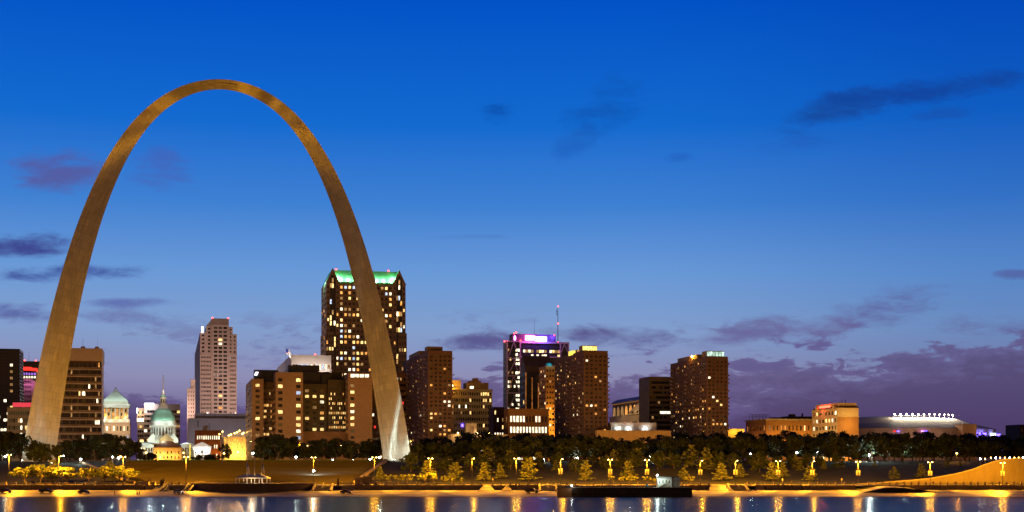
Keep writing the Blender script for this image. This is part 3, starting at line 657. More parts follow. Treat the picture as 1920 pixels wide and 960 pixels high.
# dark glass tower at the left edge
def pick(tbl, base=.0, pal=None):
    """windows lit at the listed (col,row from top), the others by chance"""
    def f(p):
        key = (p['col'], p['rows']-1-p['r'])
        if key in tbl: return tbl[key]
        return random.choice(pal or PAL) if random.random() < base else None
    return f
tb = {(5, 4): L_white, (5, 6): L_dim, (5, 8): L_dim, (5, 10): L_dim, (5, 12): L_dim, (3, 15): L_white, (5, 17): L_warm, (4, 19): L_white, (5, 19): L_white, (6, 19): L_dim, (1, 20): L_white, (3, 21): L_white, (4, 21): L_white, (2, 24): L_white, (3, 24): L_white, (3, 26): L_white, (3, 28): L_warm}
plain(None, -30, 37, 1250, 653, 'glass_tower', 'dark navy glass tower cut off by the left edge of the photo', darkglass, dict(cols=11, rows=34, ww=.84, wh=.8, mx=.4, rec=.15, lit=lambda p: tb.get((p['col']-3, p['rows']-1-p['r'])), id=1), None, dict(cols=8, rows=34, ww=.8, wh=.8, lit=.0), d=34, gl=glass2)
# far dark tower with two red beacons
b, w, d, h = plain(None, 44, 84, 1480, 677, 'office_tower', 'far dark tower with two red beacons behind the left arch leg', M('dark brown cladding', (.10, .07, .065), .7), dict(cols=9, rows=24, ww=.7, wh=.6, lit=.05), d=25)
for px in (46, 66): beacon(b, ((px-44)/F*1480, .5, h), .7)
antenna(b, (5, 3, h), 9)
# slim tower with a red lit crown
b, w, d, h = lot('hotel_tower', 'slim pale tower lit purple with a glowing red crown band', 'building', None, 42, 67.5, 1340, 688, d=20)
violet = M('pale violet cladding', (.62, .5, .6), .7, .1)
mb = MB(); pn = []
pv = [LIT('violet lit window', (.45, .2, 1), 1.4), LIT('pink lit window', (1, .35, .7), 1.2), L_dim, L_warm, L_cool]
block(mb, pn, 0, 0, w*.68, d, 0, h-10, dict(cols=5, rows=17, ww=.62, wh=.62, mx=.3, lit=.45, pal=pv))
block(mb, pn, w*.68, .6, w, d, 0, h-12, None); mb.build('wall', violet, b)
mb = MB(); mb.box(0.2, .4, h-10, w-.2, d, h-3); mb.build('crown', darkmetal, b)
for zz, mt in ((h-6, pv[0]), (h-9, L_white)):
    for i in range(5): pane_obj(dict(c=Vector((1.4+i*2.3, .3, zz)), rz=0, w=1.5, h=1.8), mt, b)
MB().box(-.4, -.3, h-3, w*.66, d, h).box(w*.66, .2, h-3.4, w+.4, d, h-.8).build('crown_band', sig_red, b)
for px in (48, 60): lamp(b, ((px-42)/F*1340, -5, h-16), 700, (1, .25, .55), .5)
# low block with the red sign on the roof
b, w, d, h = lot('office_block', 'low beige office block with a long red sign on its roof', 'building', None, 13.5, 66, 1010, 763.5, d=25)
mb = MB(); pn = []
bt = {(5, 1): L_white, (5, 2): L_white, (7, 2): L_warm, (5, 3): L_white, (5, 4): L_warm, (4, 1): L_dim}
block(mb, pn, 0, 0, w, d, 0, h, dict(cols=11, rows=7, ww=.86, wh=.55, mx=.6, zb=1, zt=1.6, lit=lambda p: bt.get((p['col'], p['rows']-1-p['r']))))
mb.build('wall', beige, b); finish(b, pn, M('grey blinds', (.2, .22, .22), .5, .4, 1))
MB().box(3.5, .5, h+.3, w-.3, 1.2, h+3.2).build('roof_sign', sig_pinkred, b)
for i in range(6): MB().bar((5+i*2.3, .9, h-.9), (5+i*2.3, .9, h+.3), .12).build('sign_post', darkmetal, b)
# tan banded block, balcony floors
b, w, d, h = lot('office_block', 'tall tan office block with a blank top and dark banded balcony floors', 'building', None, 104, 190.5, 1000, 652, d=34)
mb = MB(); pn = []
ht = 24/2.8
mb.box(-.5, -.8, h-ht, w+.5, d, h)
fl = 14; fh = (h-ht)/fl
gt = {(26, 0): L_amber, (20, 3): L_white, (24, 3): L_dim, (14, 4): L_warm, (17, 4): L_white, (16, 4): L_white, (25, 5): L_white, (24, 7): L_dim, (24, 8): L_white, (26, 8): L_white, (25, 8): L_white, (21, 9): L_dim, (16, 10): L_white, (15, 12): L_white, (24, 2): L_dim}
facade(mb, pn, (0, 1.2), (1, 0), w, 0, h-ht, dict(cols=28, rows=fl, ww=.9, wh=.62, mx=.2, zb=0, zt=0, rec=.3, lit=lambda p: gt.get((p['col'], p['rows']-1-p['r']), L_dim if random.random() < .02 else None)), 1)
facade(mb, pn, (w, 1.2), (0, 1), d-1.2, 0, h-ht, None); facade(mb, pn, (0, d), (0, -1), d-1.2, 0, h-ht, None)
mb.build('wall', [tan, redbrick], b)
for i in range(fl+1):
    z = h-ht-fh*i-.4; k = MB().box(-.5, -.9, z-.75, w+.5, 1.3, z+.0) if i else None
    if k:
        o = k.build('balcony', tan, b); r = MB()
        r.box(-.5, -.85, z+.75, w+.5, -.7, z+.95)
        for j in range(29): x_ = j*(w+.6)/28-.4; r.box(x_, -.85, z, x_+.22, -.7, z+.75)
        r.build('balcony_rail', tan, o)
finish(b, pn, glass)
for px in (153, 178.5):
    x_ = (px-104)/F*1000; MB().lathe([(1.6, -.9), (1.6, .9), (1.3, 1.0), (1.3, 1.6), (.2, 1.7)], (x_, 5, h), 14).build('roof_drum', tan, b)
    antenna(b, (x_+.3, 5, h+1.6), 5.5, .07)
antenna(b, (17, 5.5, h), 7, .07)
# temple tower with the stepped pyramid
b, w, d, h = lot('temple_tower', 'floodlit stone tower with yellow lit columns and a stepped pyramid roof', 'building', None, 189, 243, 1700, 752, TH, d=30)
zc = lambda py: hz(b, py, 1700)
mb = MB(); pn = []
block(mb, pn, 0, 0, w+.8, d+2, 0, zc(792), dict(cols=8, rows=4, ww=.4, wh=.5, mx=1, zb=2, zt=1.5, lit=.25, pal=[L_cool, L_white, L_dim])); mb.build('wall', beige, b); finish(b, pn)
MB().box(.6, .6, zc(792), w, d, zc(785.5)).build('base_course', white, b)
MB().box(3.4, 4, zc(785.5), w-2.6, d-3, zc(764)).build('cella', M('yellow lit stone', (.5, .36, .2), .8), b)
for i in range(7):
    x_ = 1.9+i*(w-3.6)/6; MB().lathe([(1.0, 0), (.85, 1), (.75, zc(764)-zc(785.5)-.8), (1.0, zc(764)-zc(785.5))], (x_, 1.9, zc(785.5)), 10).build('column', white, b)
for i in range(6):
    for zz in (769, 776.5): MB().box(3.2+i*(w-3.6)/6, 3.9, zc(zz)-1.4, 4.6+i*(w-3.6)/6, 4, zc(zz)+1.4).build('window', L_amber if (i*7+int(zz)) % 3 else glass, b)
MB().box(.2, .2, zc(764), w+.2, d, zc(758)).box(-.4, -.4, zc(758.5), w+.7, d, zc(757)).build('entablature', white, b)
MB().box(2, 2, zc(757), w-2, d-2, zc(752)).build('attic', beige, b)
st = MB(); n = 16
for i in range(n):
    t = i/n; k = w/2-1.6-(w/2-2.8)*t-(.55 if i % 2 else 0); c_ = (w/2, d/2); st.box(c_[0]-k, c_[1]-k*.9, zc(752)+t*(zc(730)-zc(752)), c_[0]+k, c_[1]+k*.9, zc(752)+(t+1/n)*(zc(730)-zc(752)))
st.build('pyramid_roof', M('pale metal roof', (.5, .54, .5), .6, .1), b)
MB().lathe([(1.6, 0), (1.2, 1.6), (.1, 3.6)], (w/2, d/2, zc(730)), 4).build('finial', white, b)
for x_ in (4, w/2, w-4): lamp(b, (x_, 2.7, zc(784)), 6000, (1, .55, .1), .3)
for x_ in (3, w*.33, w*.67, w-3): lamp(b, (x_, -3.2, zc(792)), 1300, MERC, .3, 90, (x_, .6, zc(786)))
for x_ in (2, w*.36, w*.64, w-2): lamp(b, (x_, -7, zc(748)), 3000, MERC, .3)
lamp(b, (-6, d*.4, zc(748)), 1800, MERC, .3)
for x_ in (4, w*.5, w-4): lamp(b, (x_, -12, zc(803)), 5200, (1, .62, .32), .4)
# banded office with a white sign
b, w, d, h = lot('office_block', 'banded brown office block with a dazzling white roof sign behind the green dome', 'building', None, 270, 337.5, 1400, 757, d=40)
mb = MB(); pn = []
block(mb, pn, 0, 0, w, d, 0, h, dict(cols=13, rows=11, ww=.97, wh=.52, mx=.2, zb=0, zt=5, rec=.4, lit=.12, pal=PALW)); 
zs = [0]
block(mb, pn, -6.2, 1, 0, d, 0, h-4, dict(cols=3, rows=11, ww=.9, wh=.5, mx=.3, zb=0, zt=2, lit=.3, pal=PALW)); mb.build('wall', tan, b); finish(b, pn)
MB().box(.5, -.5, h-1.5, 9, -.1, h+.6).build('roof_sign', sig_white, b); MB().box(-6.6, .4, h-9, -5.8, .9, h-4).build('side_sign', glow_white, b)
MB().box(-6.4, .7, h-17, -.2, 1, h-13.5).build('lit_band', L_white, b)
lamp(b, (5, -6, h-2), 6000, (.9, .93, 1), .6); lamp(b, (-6, -5, h-10), 4000, WARM, .6)
# the courthouse with the green dome
YC = 1050
b = thing('courthouse', 'white domed courthouse with a green copper dome and thin spire', 'courthouse', (PX(306, YC), YC, gz(0, YC)-.3), TH)
zc = lambda py: PZ(py, YC)-b.location.z
sc = F/YC
mb = MB(); R_ = 23/sc
mb.lathe([(R_*.98, zc(832)), (R_*.98, zc(826)), (R_*1.03, zc(825.6)), (R_*1.03, zc(824)), (R_*.94, zc(823.8)), (R_*.94, zc(800)), (R_*1.06, zc(799.6)), (R_*1.06, zc(796)), (R_*1.0, zc(795.5)), (R_*1.0, zc(790)), (R_*.96, zc(789)), (0, zc(788.9))], (0, 0, 0), 40, cap=False)
mb.build('drum', white, b)
for i in range(24):
    a = 2*math.pi*i/24; x_, y_ = R_*.955*math.cos(a), R_*.955*math.sin(a)
    o = MB().box(-.34, -.12, zc(817), .34, .06, zc(803)).build('window', glass, b); o.location = (x_, y_, 0); o.rotation_euler = (0, 0, a+math.pi/2)
    MB().lathe([(.24, 0), (.2, zc(800)-zc(823))], (R_*1.0*math.cos(a+.13), R_*1.0*math.sin(a+.13), zc(823)), 7).build('column', white, b)
mb = MB(); Rd = 22.3/sc
prof = [(Rd*math.cos(t), zc(789.5)+(zc(764)-zc(789.5))*math.sin(t)) for t in [i*math.pi/2/10*.9 for i in range(11)]]
mb.lathe(prof, (0, 0, 0), 40)
for i in range(20):
    a = 2*math.pi*i/20
    for p, q in zip(prof[:-1], prof[1:]): mb.bar((p[0]*math.cos(a), p[0]*math.sin(a), p[1]), (q[0]*math.cos(a), q[0]*math.sin(a), q[1]), .09, n=4)
mb.build('dome', copper, b)
mb = MB(); mb.lathe([(9.5/sc, zc(768)), (9.5/sc, zc(765)), (8/sc, zc(764.5)), (8/sc, zc(760.5)), (6.6/sc, zc(760)), (6.6/sc, zc(757)), (5.6/sc, zc(756.8)), (5.4/sc, zc(746.5)), (6.2/sc, zc(746)), (6.2/sc, zc(745))], (0, 0, 0), 16); mb.build('lantern', white, b)
for i in range(8):
    a = 2*math.pi*i/8+.2; o = MB().box(-.38, -.1, zc(755.5), .38, .08, zc(748.5)).build('window', glass, b); o.location = (5.45/sc*math.cos(a), 5.45/sc*math.sin(a), 0); o.rotation_euler = (0, 0, a+math.pi/2)
MB().lathe([(5.8/sc, zc(745)), (5/sc, zc(742.5)), (3/sc, zc(740.8)), (2.6/sc, zc(740.5))], (0, 0, 0), 16).build('small_dome', copper, b)
MB().lathe([(2.5/sc, zc(740.5)), (2.2/sc, zc(735)), (2.6/sc, zc(734.5)), (1.6/sc, zc(733)), (1.0/sc, zc(731)), (.8/sc, zc(715)), (.3/sc, zc(701))], (0, 0, 0), 10).build('spire', white, b)
def wing(x0, x1, y0, y1, z1, mat, roofmat, rise, cols, rows=2, axis='y', lit=.15, pal=None, cls='wing'):
    m = MB(); pn = []; facade(m, pn, (x0, y0), (1, 0), x1-x0, 0, z1, dict(cols=cols, rows=rows, ww=.38, wh=.55, mx=.6, zb=.8, zt=1.2, lit=lit, pal=pal))
    facade(m, pn, (x0, y1), (0, -1), y1-y0, 0, z1, None); facade(m, pn, (x1, y0), (0, 1), y1-y0, 0, z1, None); facade(m, pn, (x1, y1), (-1, 0), x1-x0, 0, z1, None)
    m.box(x0-.5, y0-.5, z1, x1+.5, y1+.5, z1+.5)
    if axis == 'y':
        xm = (x0+x1)/2; m.extrude([(x0-.3, z1+.5), (x1+.3, z1+.5), (xm, z1+.5+rise)], y0-.3, y1, 0)
    o = m.build(cls, mat, b)
    for p in pn:
        q = p['lit'] if p['lit'] is not None else 0
        pane_obj(p, random.choice(pal or PAL) if random.random() < q else glass, b)
    if axis == 'hip':
        r = MB(); i = min(x1-x0, y1-y0)*.42; P = [(x0-.7, y0-.7, z1+.5), (x1+.7, y0-.7, z1+.5), (x1+.7, y1+.7, z1+.5), (x0-.7, y1+.7, z1+.5)]; Q = [(x0+i, y0+i, z1+.5+rise), (x1-i, y0+i, z1+.5+rise), (x1-i, y1-i, z1+.5+rise), (x0+i, y1-i, z1+.5+rise)]
        for k in range(4): r.face([P[k], P[(k+1) % 4], Q[(k+1) % 4], Q[k]])
        r.face(Q); r.build('hip_roof', roofmat, b)
u_ = lambda px: (px-306)/sc
ybk = R_+2
wing(u_(289), u_(339), -24, -9, zc(841.5), cream, rust, zc(828)-zc(841.5)-.5, 7, axis='hip', lit=.3, pal=[L_warm, L_amber], cls='front_block')
wing(u_(299), u_(324), -13, -7, zc(826), M('brown gable', (.24, .14, .06), .8), rust, zc(815)-zc(826), 3, rows=1, axis='y', lit=0, cls='front_gable')
for sx in (-1, 1):
    m = MB(); m.extrude([(sx*R_*.35, zc(830)), (sx*R_*1.2, zc(830)), (sx*R_*1.2, zc(824)), (sx*R_*.8, zc(812))] if sx > 0 else [(sx*R_*1.2, zc(830)), (sx*R_*.35, zc(830)), (sx*R_*.8, zc(812)), (sx*R_*1.2, zc(824))], -R_*.8, -R_*.55); m.build('pediment', white, b)
wing(u_(263), u_(289), -8, 6, zc(834), white, greyroof, 1.2, 5, axis='hip', lit=.1, pal=PALW, cls='side_wing')
wing(u_(339), u_(360), -8, 6, zc(834), white, greyroof, 1.2, 4, axis='hip', lit=.1, pal=PALW, cls='side_wing')
wing(u_(360), u_(393), -13, 6, zc(838.5), white, greyroof, zc(829.5)-zc(838.5)-.3, 5, axis='y', lit=.5, pal=[L_white], cls='end_pavilion')
for i in range(6): MB().lathe([(.34, 0), (.28, zc(839)-zc(859))], (u_(362)+i*(u_(391)-u_(362))/5, -13.6, 0), 8).build('column', white, b)
MB().bar((u_(354.5), -16, 0), (u_(354.5), -16, zc(833)), .32, n=8).build('lit_pole', LIT('yellow lit pole', (1, .72, .05), 1.6, False), b)  # pole made to glow, imitating light that falls on it
for a in range(5):
    t = math.pi*(1.15+.7*a/4); lamp(b, (R_*2.0*math.cos(t), R_*2.0*math.sin(t), zc(826)), 2600, MERC, .3)
for t in (-2.1, -1.57, -1.0): lamp(b, (R_*1.35*math.cos(t), R_*1.35*math.sin(t), zc(791)), 650, (.75, 1, .88), .3)
for t in (-2.2, -1.57, -.9): lamp(b, (2.4*R_*.42*math.cos(t), 2.4*R_*.42*math.sin(t), zc(768)), 220, (.9, 1, .92), .2)
lamp(b, (0, -4, zc(741)), 160, (1, .95, .7), .2); lamp(b, (1.2, -2.5, zc(733)), 260, WHITE, .2)
for px, pw in ((294, 2200), (302, 2200), (318, 1200), (330, 1200)): lamp(b, (u_(px), -27.5, 3), pw, (1, .52, .1), .2)
for px in (366, 372, 381, 386): MB().lathe([(.1, -.35), (.35, 0), (.1, .35)], (u_(px), -14.6, zc(846)), 8).build('globe_lamp', bulbM, b); lamp(b, (u_(px), -15.3, zc(846)), 420, WHITE, .2)
# small dark trees and kiosks aside, the red brick hall and the yellow garage
b, w, d, h = plain(363, 366, 415, 1150, 806.5, 'brick_hall', 'low red brick hall with white lit windows behind the garage', M('rusty brick', (.30, .11, .045), .9), dict(cols=11, rows=3, ww=.45, wh=.4, mx=1, zb=1, zt=2.2, lit=.45, pal=[L_white]), None, None, d=18)
MB().box(w*.3, 4, h-.9, w*.48, 8, h+3.6).build('roof_plant', beige, b)
for x_ in (3, 10, 17): lamp(b, (x_, -6, 3), 1800, (1, .45, .08), .3)
b, w, d, h = lot('parking_garage', 'yellow lit parking garage with rows of small lit openings', 'building', 400, 420, 461, 1080, 819, TH)
mb = MB(); pn = []
yl = LIT('yellow lit opening', (1, .62, .1), 2.0)
block(mb, pn, 0, 0, w, d, 0, h, dict(cols=12, rows=6, ww=.22, wh=.6, mx=.5, zb=1, zt=1, lit=.8, pal=[yl]), None); mb.build('wall', cream, b); finish(b, pn)
for i, (px, py) in enumerate(((408, 814), (414, 809), (430, 814), (436, 812), (441, 810), (446, 806.5), (450, 813), (453, 811), (426, 816))):
    x_ = (px-420)/F*1080+1.5; y_ = 2+(i % 3)*4; z_ = h+(819-py)/F*1080
    q = MB().bar((x_, y_, h-.9), (x_, y_, z_), .1, n=6).build('lamp_post', galv, b); MB().lathe([(.1, -.4), (.55, 0), (.1, .4)], (x_, y_, z_), 8).build('bulb', bulbO, q); lamp(b, (x_, y_-.9, z_-.4), 1600, (1, .5, .08), .3)
for px in (426, 440, 454): lamp(b, ((px-420)/F*1080+1, -7, 5), 7000, (1, .55, .1), .3)
# tall stepped pink tower
YT = 1500
b, w, d, h = lot('stepped_tower', 'tall pink granite tower with a stepped chamfered top and two red beacons', 'building', 365, 375, 444, YT, 611)
zt = lambda py: hz(b, py, YT); mb = MB(); pn = []
xa, xb = (395-373)/F*YT, (426-373)/F*YT
ybk = d
tl = {(1, 3): L_warm, (1, 4): L_white, (1, 9): L_dim}
cm = dict(zb=1, zt=1.2, rec=.3)
nr = 27; hb = zt(760)
# centre shaft with wide bands, flanks with small windows
def cl(p):
    r = p['rows']-1-p['r']
    return {3: L_warm, 4: L_white, 15: L_dim, 17: L_warm, 20: L_amber, 23: L_warm}.get(r) if p['col'] == 1 else None
mbz = MB()
facade(mb, pn, (xa, -1.2), (1, 0), xb-xa, 0, zt(608.5), dict(cols=3, rows=34, ww=.74, wh=.56, mx=1.2, zb=.5, zt=1., lit=cl))
facade(mb, pn, (xa, 0), (0, -1), 1.2, 0, zt(608.5), None); facade(mb, pn, (xb, -1.2), (0, 1), 1.2, 0, zt(608.5), None)
facade(mb, pn, (0, 0), (1, 0), xa, 0, zt(663), dict(cols=7, rows=25, ww=.62, wh=.46, mx=.9, lit=.012)); facade(mb, pn, (xb, 0), (1, 0), w-xb, 0, zt(663), dict(cols=6, rows=25, ww=.62, wh=.46, mx=.9, lit=.03))
facade(mb, pn, (0, d), (0, -1), d, 0, zt(625), dict(cols=1, rows=31, ww=.9, wh=.5, mx=.8, lit=0)); facade(mb, pn, (w, 0), (0, 1), d, 0, zt(637), None); facade(mb, pn, (w, d), (-1, 0), w, 0, zt(637), None)
# setbacks
def step(x0, x1, y0, z0, z1, cols, rows): block(mb, pn, x0, y0, x1, d-y0, z0, z1, dict(cols=cols, rows=rows, ww=.5, wh=.5, mx=.5, zb=.6, zt=1., lit=.03), par=.5)
step(.0, xa*.52, 1.2, zt(663), zt(623), 1, 5); step(xa*.52, xa, .6, zt(663), zt(610.5), 1, 7)
step(xb, xb+(w-xb)*.5, .6, zt(663), zt(611.5), 1, 7); step(xb+(w-xb)*.5, w, 1.2, zt(663), zt(625), 1, 5)
mb.face([(0, 0, zt(663)), (xa, 0, zt(663)), (xa, d, zt(663)), (0, d, zt(663))]); mb.face([(xb, 0, zt(663)), (w, 0, zt(663)), (w, d, zt(663)), (xb, d, zt(663))])
mb.build('wall', pink, b); finish(b, pn, glass)
for x_ in (-22, 8, 36, 60): lamp(b, (x_, -46, zt(772)), 20000, (1, .68, .56), 1)
for x_ in (-12, 18, 46): lamp(b, (x_, -60, zt(690)), 15000, (1, .68, .56), 1)
MB().extrude([(xa, zt(608.5)), (xb, zt(608.5)), (xb, zt(596.5)), (xa, zt(596.5))], -1.2, d*.7).build('crown', M('crown cladding', (.33, .25, .22), .6), b)
MB().extrude([(xa*.52, zt(610.5)), (xa, zt(610.5)), (xa, zt(597))], 1, d*.6).build('crown_slope', greyp, b)
for x_ in (xa+.6, xb-.6): beacon(b, (x_, -.6, zt(596.5)), .8)
MB().box(1.4, .3, zt(623), 3.2, .8, zt(612)).build('lit_panel', glow_white, b)
# lower shoulders left of it and the grey podium in front
b, w, d, h = plain(None, 351, 366, 1460, 728, 'office_block', 'slender pale shoulder block left of the pink stepped tower', tan, dict(cols=3, rows=18, ww=.3, wh=.5, lit=.02), None, d=20)
MB().box(w*.45, 1, h-.9, w, 14, hz(b, 711, 1460)).build('upper_storey', tan, b)
b, w, d, h = plain(None, 353, 462, 1330, 784, 'podium_block', 'windowless grey purple podium in front of the pink stepped tower', greyp, None, None, d=40)
mb = MB(); mb.box(6, 3, h-.9, w, 36, hz(b, 774.5, 1330)); mb.build('upper_storey', greyp, b)
f = MB()
for i in range(5): f.box(14+i*9.5, 2.75, h, 14.3+i*9.5, 3.0, hz(b, 775, 1330))
f.build('panel_joint', darkmetal, b)
MB().box(8, -.2, h-8, 9, -.003, h-2).box(18, -.2, h-12, 18.6, -.003, h-4).build('service_door', greyroof, b)
for x_ in (6, 22, 40): lamp(b, (x_, -32, 14), 9000, (.95, .8, .85), 1)
# the brown hotel: wings round a dark glass centre
YH = 1000
def hot_lit(p): return None
bh, w, d, h = lot('hotel', 'big brown hotel of angular wings around a dark recessed front', 'hotel', 461, 472, 494, YH, 710)
mb = MB(); pn = []
zt = lambda py: hz(bh, py, YH); xx = lambda px, yy=0: None
def at(px, yl):
    """local x on the line y=yl that appears at pixel px"""
    k = (px-HX)/F; c, s = math.cos(TH), math.sin(TH); X0, Y0 = bh.location.x, bh.location.y
    # X0+x c-yl s = k (Y0+x s+yl c)
    return (k*(Y0+yl*c)-X0+yl*s)/(c-k*s)
amb = [L_amber, L_warm, L_warm]
hl = {1: {0: L_warm, 6: L_warm, 9: L_dim}, }
block(mb, pn, 0, 0, at(494, 0), d, 0, zt(710), dict(cols=1, rows=14, ww=.34, wh=.5, mx=0, mx2=0, zb=1, zt=2.5, lit=lambda p: {0: L_warm, 6: L_warm, 9: L_dim}.get(p['rows']-1-p['r'])), dict(cols=3, rows=14, ww=.86, wh=.4, mx=.3, zt=3, lit=.0))
# wing b
yb = -10; x0 = at(517, yb); x1 = at(568, yb); db = 40
tw = {(0, 1): L_warm, (0, 5): L_warm, (0, 10): L_warm, (3, 0): L_warm, (3, 2): L_cool, (3, 4): L_warm, (3, 6): L_warm, (3, 7): L_warm, (3, 8): L_white, (3, 9): L_cool, (3, 11): L_dim}
block(mb, pn, x0, yb, x1, yb+db, 0, zt(696)-1, dict(cols=4, rows=13, ww=.72, wh=.5, mx=1.0, zb=1, zt=3, skip=(1, 2), lit=lambda p: tw.get((p['col'], p['rows']-1-p['r']))), dict(cols=12, rows=13, ww=.8, wh=.42, mx=1.5, zb=1, zt=4.5, lit=.22, pal=amb))
# right wing
yr = -8; x0r = at(653, yr); x1r = at(698, yr)
rw = {(0, 0): L_dim, (0, 1): L_warm, (0, 3): L_warm, (0, 4): L_white, (0, 5): L_warm, (0, 6): L_warm}
block(mb, pn, x0r, yr, x1r, yr+34, 0, zt(695)-1, dict(cols=4, rows=12, ww=.72, wh=.44, mx=1.0, zb=1, zt=6.5, skip=(1, 2, 3), lit=lambda p: rw.get((p['col'], p['rows']-1-p['r']))), dict(cols=16, rows=13, ww=.55, wh=.5, mx=1., zb=1, zt=3, lit=.36, pal=amb))
for i in range(4): pane_obj(dict(c=Vector((x0r+3+i*3.2, yr-.08, zt(703))), rz=0, w=2.6, h=2.1), L_white, bh)
ye = 22; block(mb, pn, at(491, ye), ye, x0, ye+14, 0, zt(704), dict(cols=7, rows=13, ww=.7, wh=.42, mx=.4, zb=1, zt=5, lit=.3, pal=amb), None)
mb.build('wall', brown, bh)
# dark centre
mc = MB(); pc = []; yc = 12; x0c, x1c = at(566, yc), at(655, yc)
ct = {(0, 0): L_dim, (0, 1): L_warm, (1, 1): L_warm, (2, 1): L_warm, (2, 2): L_white, (1, 3): L_dim, (0, 5): L_warm, (2, 5): L_warm, (1, 7): L_warm, (2, 7): L_warm, (2, 8): L_amber, (2, 9): L_warm, (2, 4): L_amber}
xmc = at(615, 9); block(mc, pc, xmc, 9, x1c, yc+6, 0, zt(708), dict(cols=12, rows=13, ww=.5, wh=.5, mx=.4, zb=9, zt=5, rec=.2, lit=.42, pal=amb))
block(mc, pc, x0c, yc, x1c, yc+20, 0, zt(716), dict(cols=6, rows=11, ww=.5, wh=.5, mx=1, zb=9, zt=3, rec=.3, skip=(3, 4, 5), lit=lambda p: ct.get((p['col'], p['rows']-1-p['r']))))
mc.build('recessed_front', M('dark brown glass front', (.028, .016, .012), .35), bh)
finish(bh, pn+pc, glass)
pd = MB(); pd.box(x1-.0, -6, 0, x0r, 6, zt(829)).box(x1, 2, zt(829), x0r+2, 11.9, zt(808)); pd.build('podium', M('brown podium', (.22, .125, .08), .85), bh)
for i in range(8): pane_obj(dict(c=Vector((x1+3+i*4.4, -6.08, zt(836))), rz=0, w=2.2, h=1.2), L_warm if i in (0, 2) else glass, bh)
for (pa, pb, ty, yy, bt) in ((477, 522, 690.5, 14, 712), (541, 599, 679, 20, 700), (568, 642, 692, 18, 718), (604, 622, 697, 14, 716), (655, 700, 696.5, 4, 700)):
    MB().box(at(pa, yy), yy, zt(bt), at(pb, yy), yy+10, zt(ty)).build('roof_plant', black if pa < 650 else brown, bh)
m = MB(); x_ = at(477, 13.8); m.extrude([(x_, zt(701)), (x_+1.8, zt(701)), (x_+2.6, zt(695)), (x_+.8, zt(695))], 13.2, 13.6); m.build('roof_sign', glow_white, bh)
antenna(bh, (at(536, 10), 10, zt(697)), zt(647)-zt(697), .12)
# a flag on the hotel mast
fm = bpy.data.materials.new('flag cloth'); fm.use_nodes = True; t = fm.node_tree; g = NG(t); tcn = g.n('ShaderNodeTexCoord'); s = g.n('ShaderNodeSeparateXYZ'); t.links.new(tcn.outputs['Generated'], s.inputs[0])
cnt_ = g.m('MULTIPLY', g.m('LESS_THAN', s.outputs[0], .42), g.m('GREATER_THAN', s.outputs[2], .62))
stp = g.m('LESS_THAN', g.m('FRACT', g.m('MULTIPLY', s.outputs[2], 6.5)), .5)
cc = g.mix(cnt_, g.mix(stp, (.75, .74, .72, 1), (.62, .5, .5, 1)), (.03, .06, .45, 1)); t.links.new(cc, t.nodes['Principled BSDF'].inputs['Base Color'])
def flag(loc, wd, ht, label, rz=0, droop=.4, group=None):
    mb = MB(); n = 8
    top = []; bot = []
    for i in range(n+1):
        a = i/n; xx_ = a*wd*(1-.3*droop); y_ = .18*wd*math.sin(a*6)*a; dz = -droop*ht*a*a
        top.append((xx_, y_, dz)); bot.append((xx_*.9, y_*1.2, dz-ht))
    for i in range(n):
        mb.face([bot[i], bot[i+1], top[i+1], top[i]], 0, True)
    for i in range(n):
        mb.face([(top[i][0], top[i][1]+.03, top[i][2]), (top[i+1][0], top[i+1][1]+.03, top[i+1][2]), (bot[i+1][0], bot[i+1][1]+.03, bot[i+1][2]), (bot[i][0], bot[i][1]+.03, bot[i][2])], 0, True)
    o = mb.build('flag', fm); o.location = loc; o.rotation_euler = (0, 0, rz); return tag(o, label, 'flag', group)
p = bh.matrix_basis @ Vector((at(536, 10)+.1, 10, zt(650)))
flag(p, 5.0, 3.6, 'blue and white flag flying from the mast on the brown hotel roof', droop=1.0)
lamp(bh, (at(541, 6), 6, zt(664)), 900, WHITE, .3)
# white block behind with lit top floor
b, w, d, h = lot('office_block', 'white office block with a lit top floor and red beacon behind the hotel roof', 'building', 519, 546, 621, 1230, 665)
mb = MB(); pn = []; block(mb, pn, 0, 0, w, d, 0, h, dict(cols=13, rows=9, ww=.66, wh=.42, mx=.8, zb=1, zt=5.2, lit=lambda p: random.choice([L_white, L_dim, L_cool]) if p['r'] == p['rows']-1 and p['col'] > 1 else None), dict(cols=8, rows=9, ww=.8, wh=.4, mx=.5, zt=6, lit=0))
mb.build('wall', white, b); finish(b, pn); beacon(b, (w*.6, 1, h), .6)
for i in range(5): lamp(b, (w*(.05+.22*i), -9, h-12), 1900, (1, .8, .7), .5)
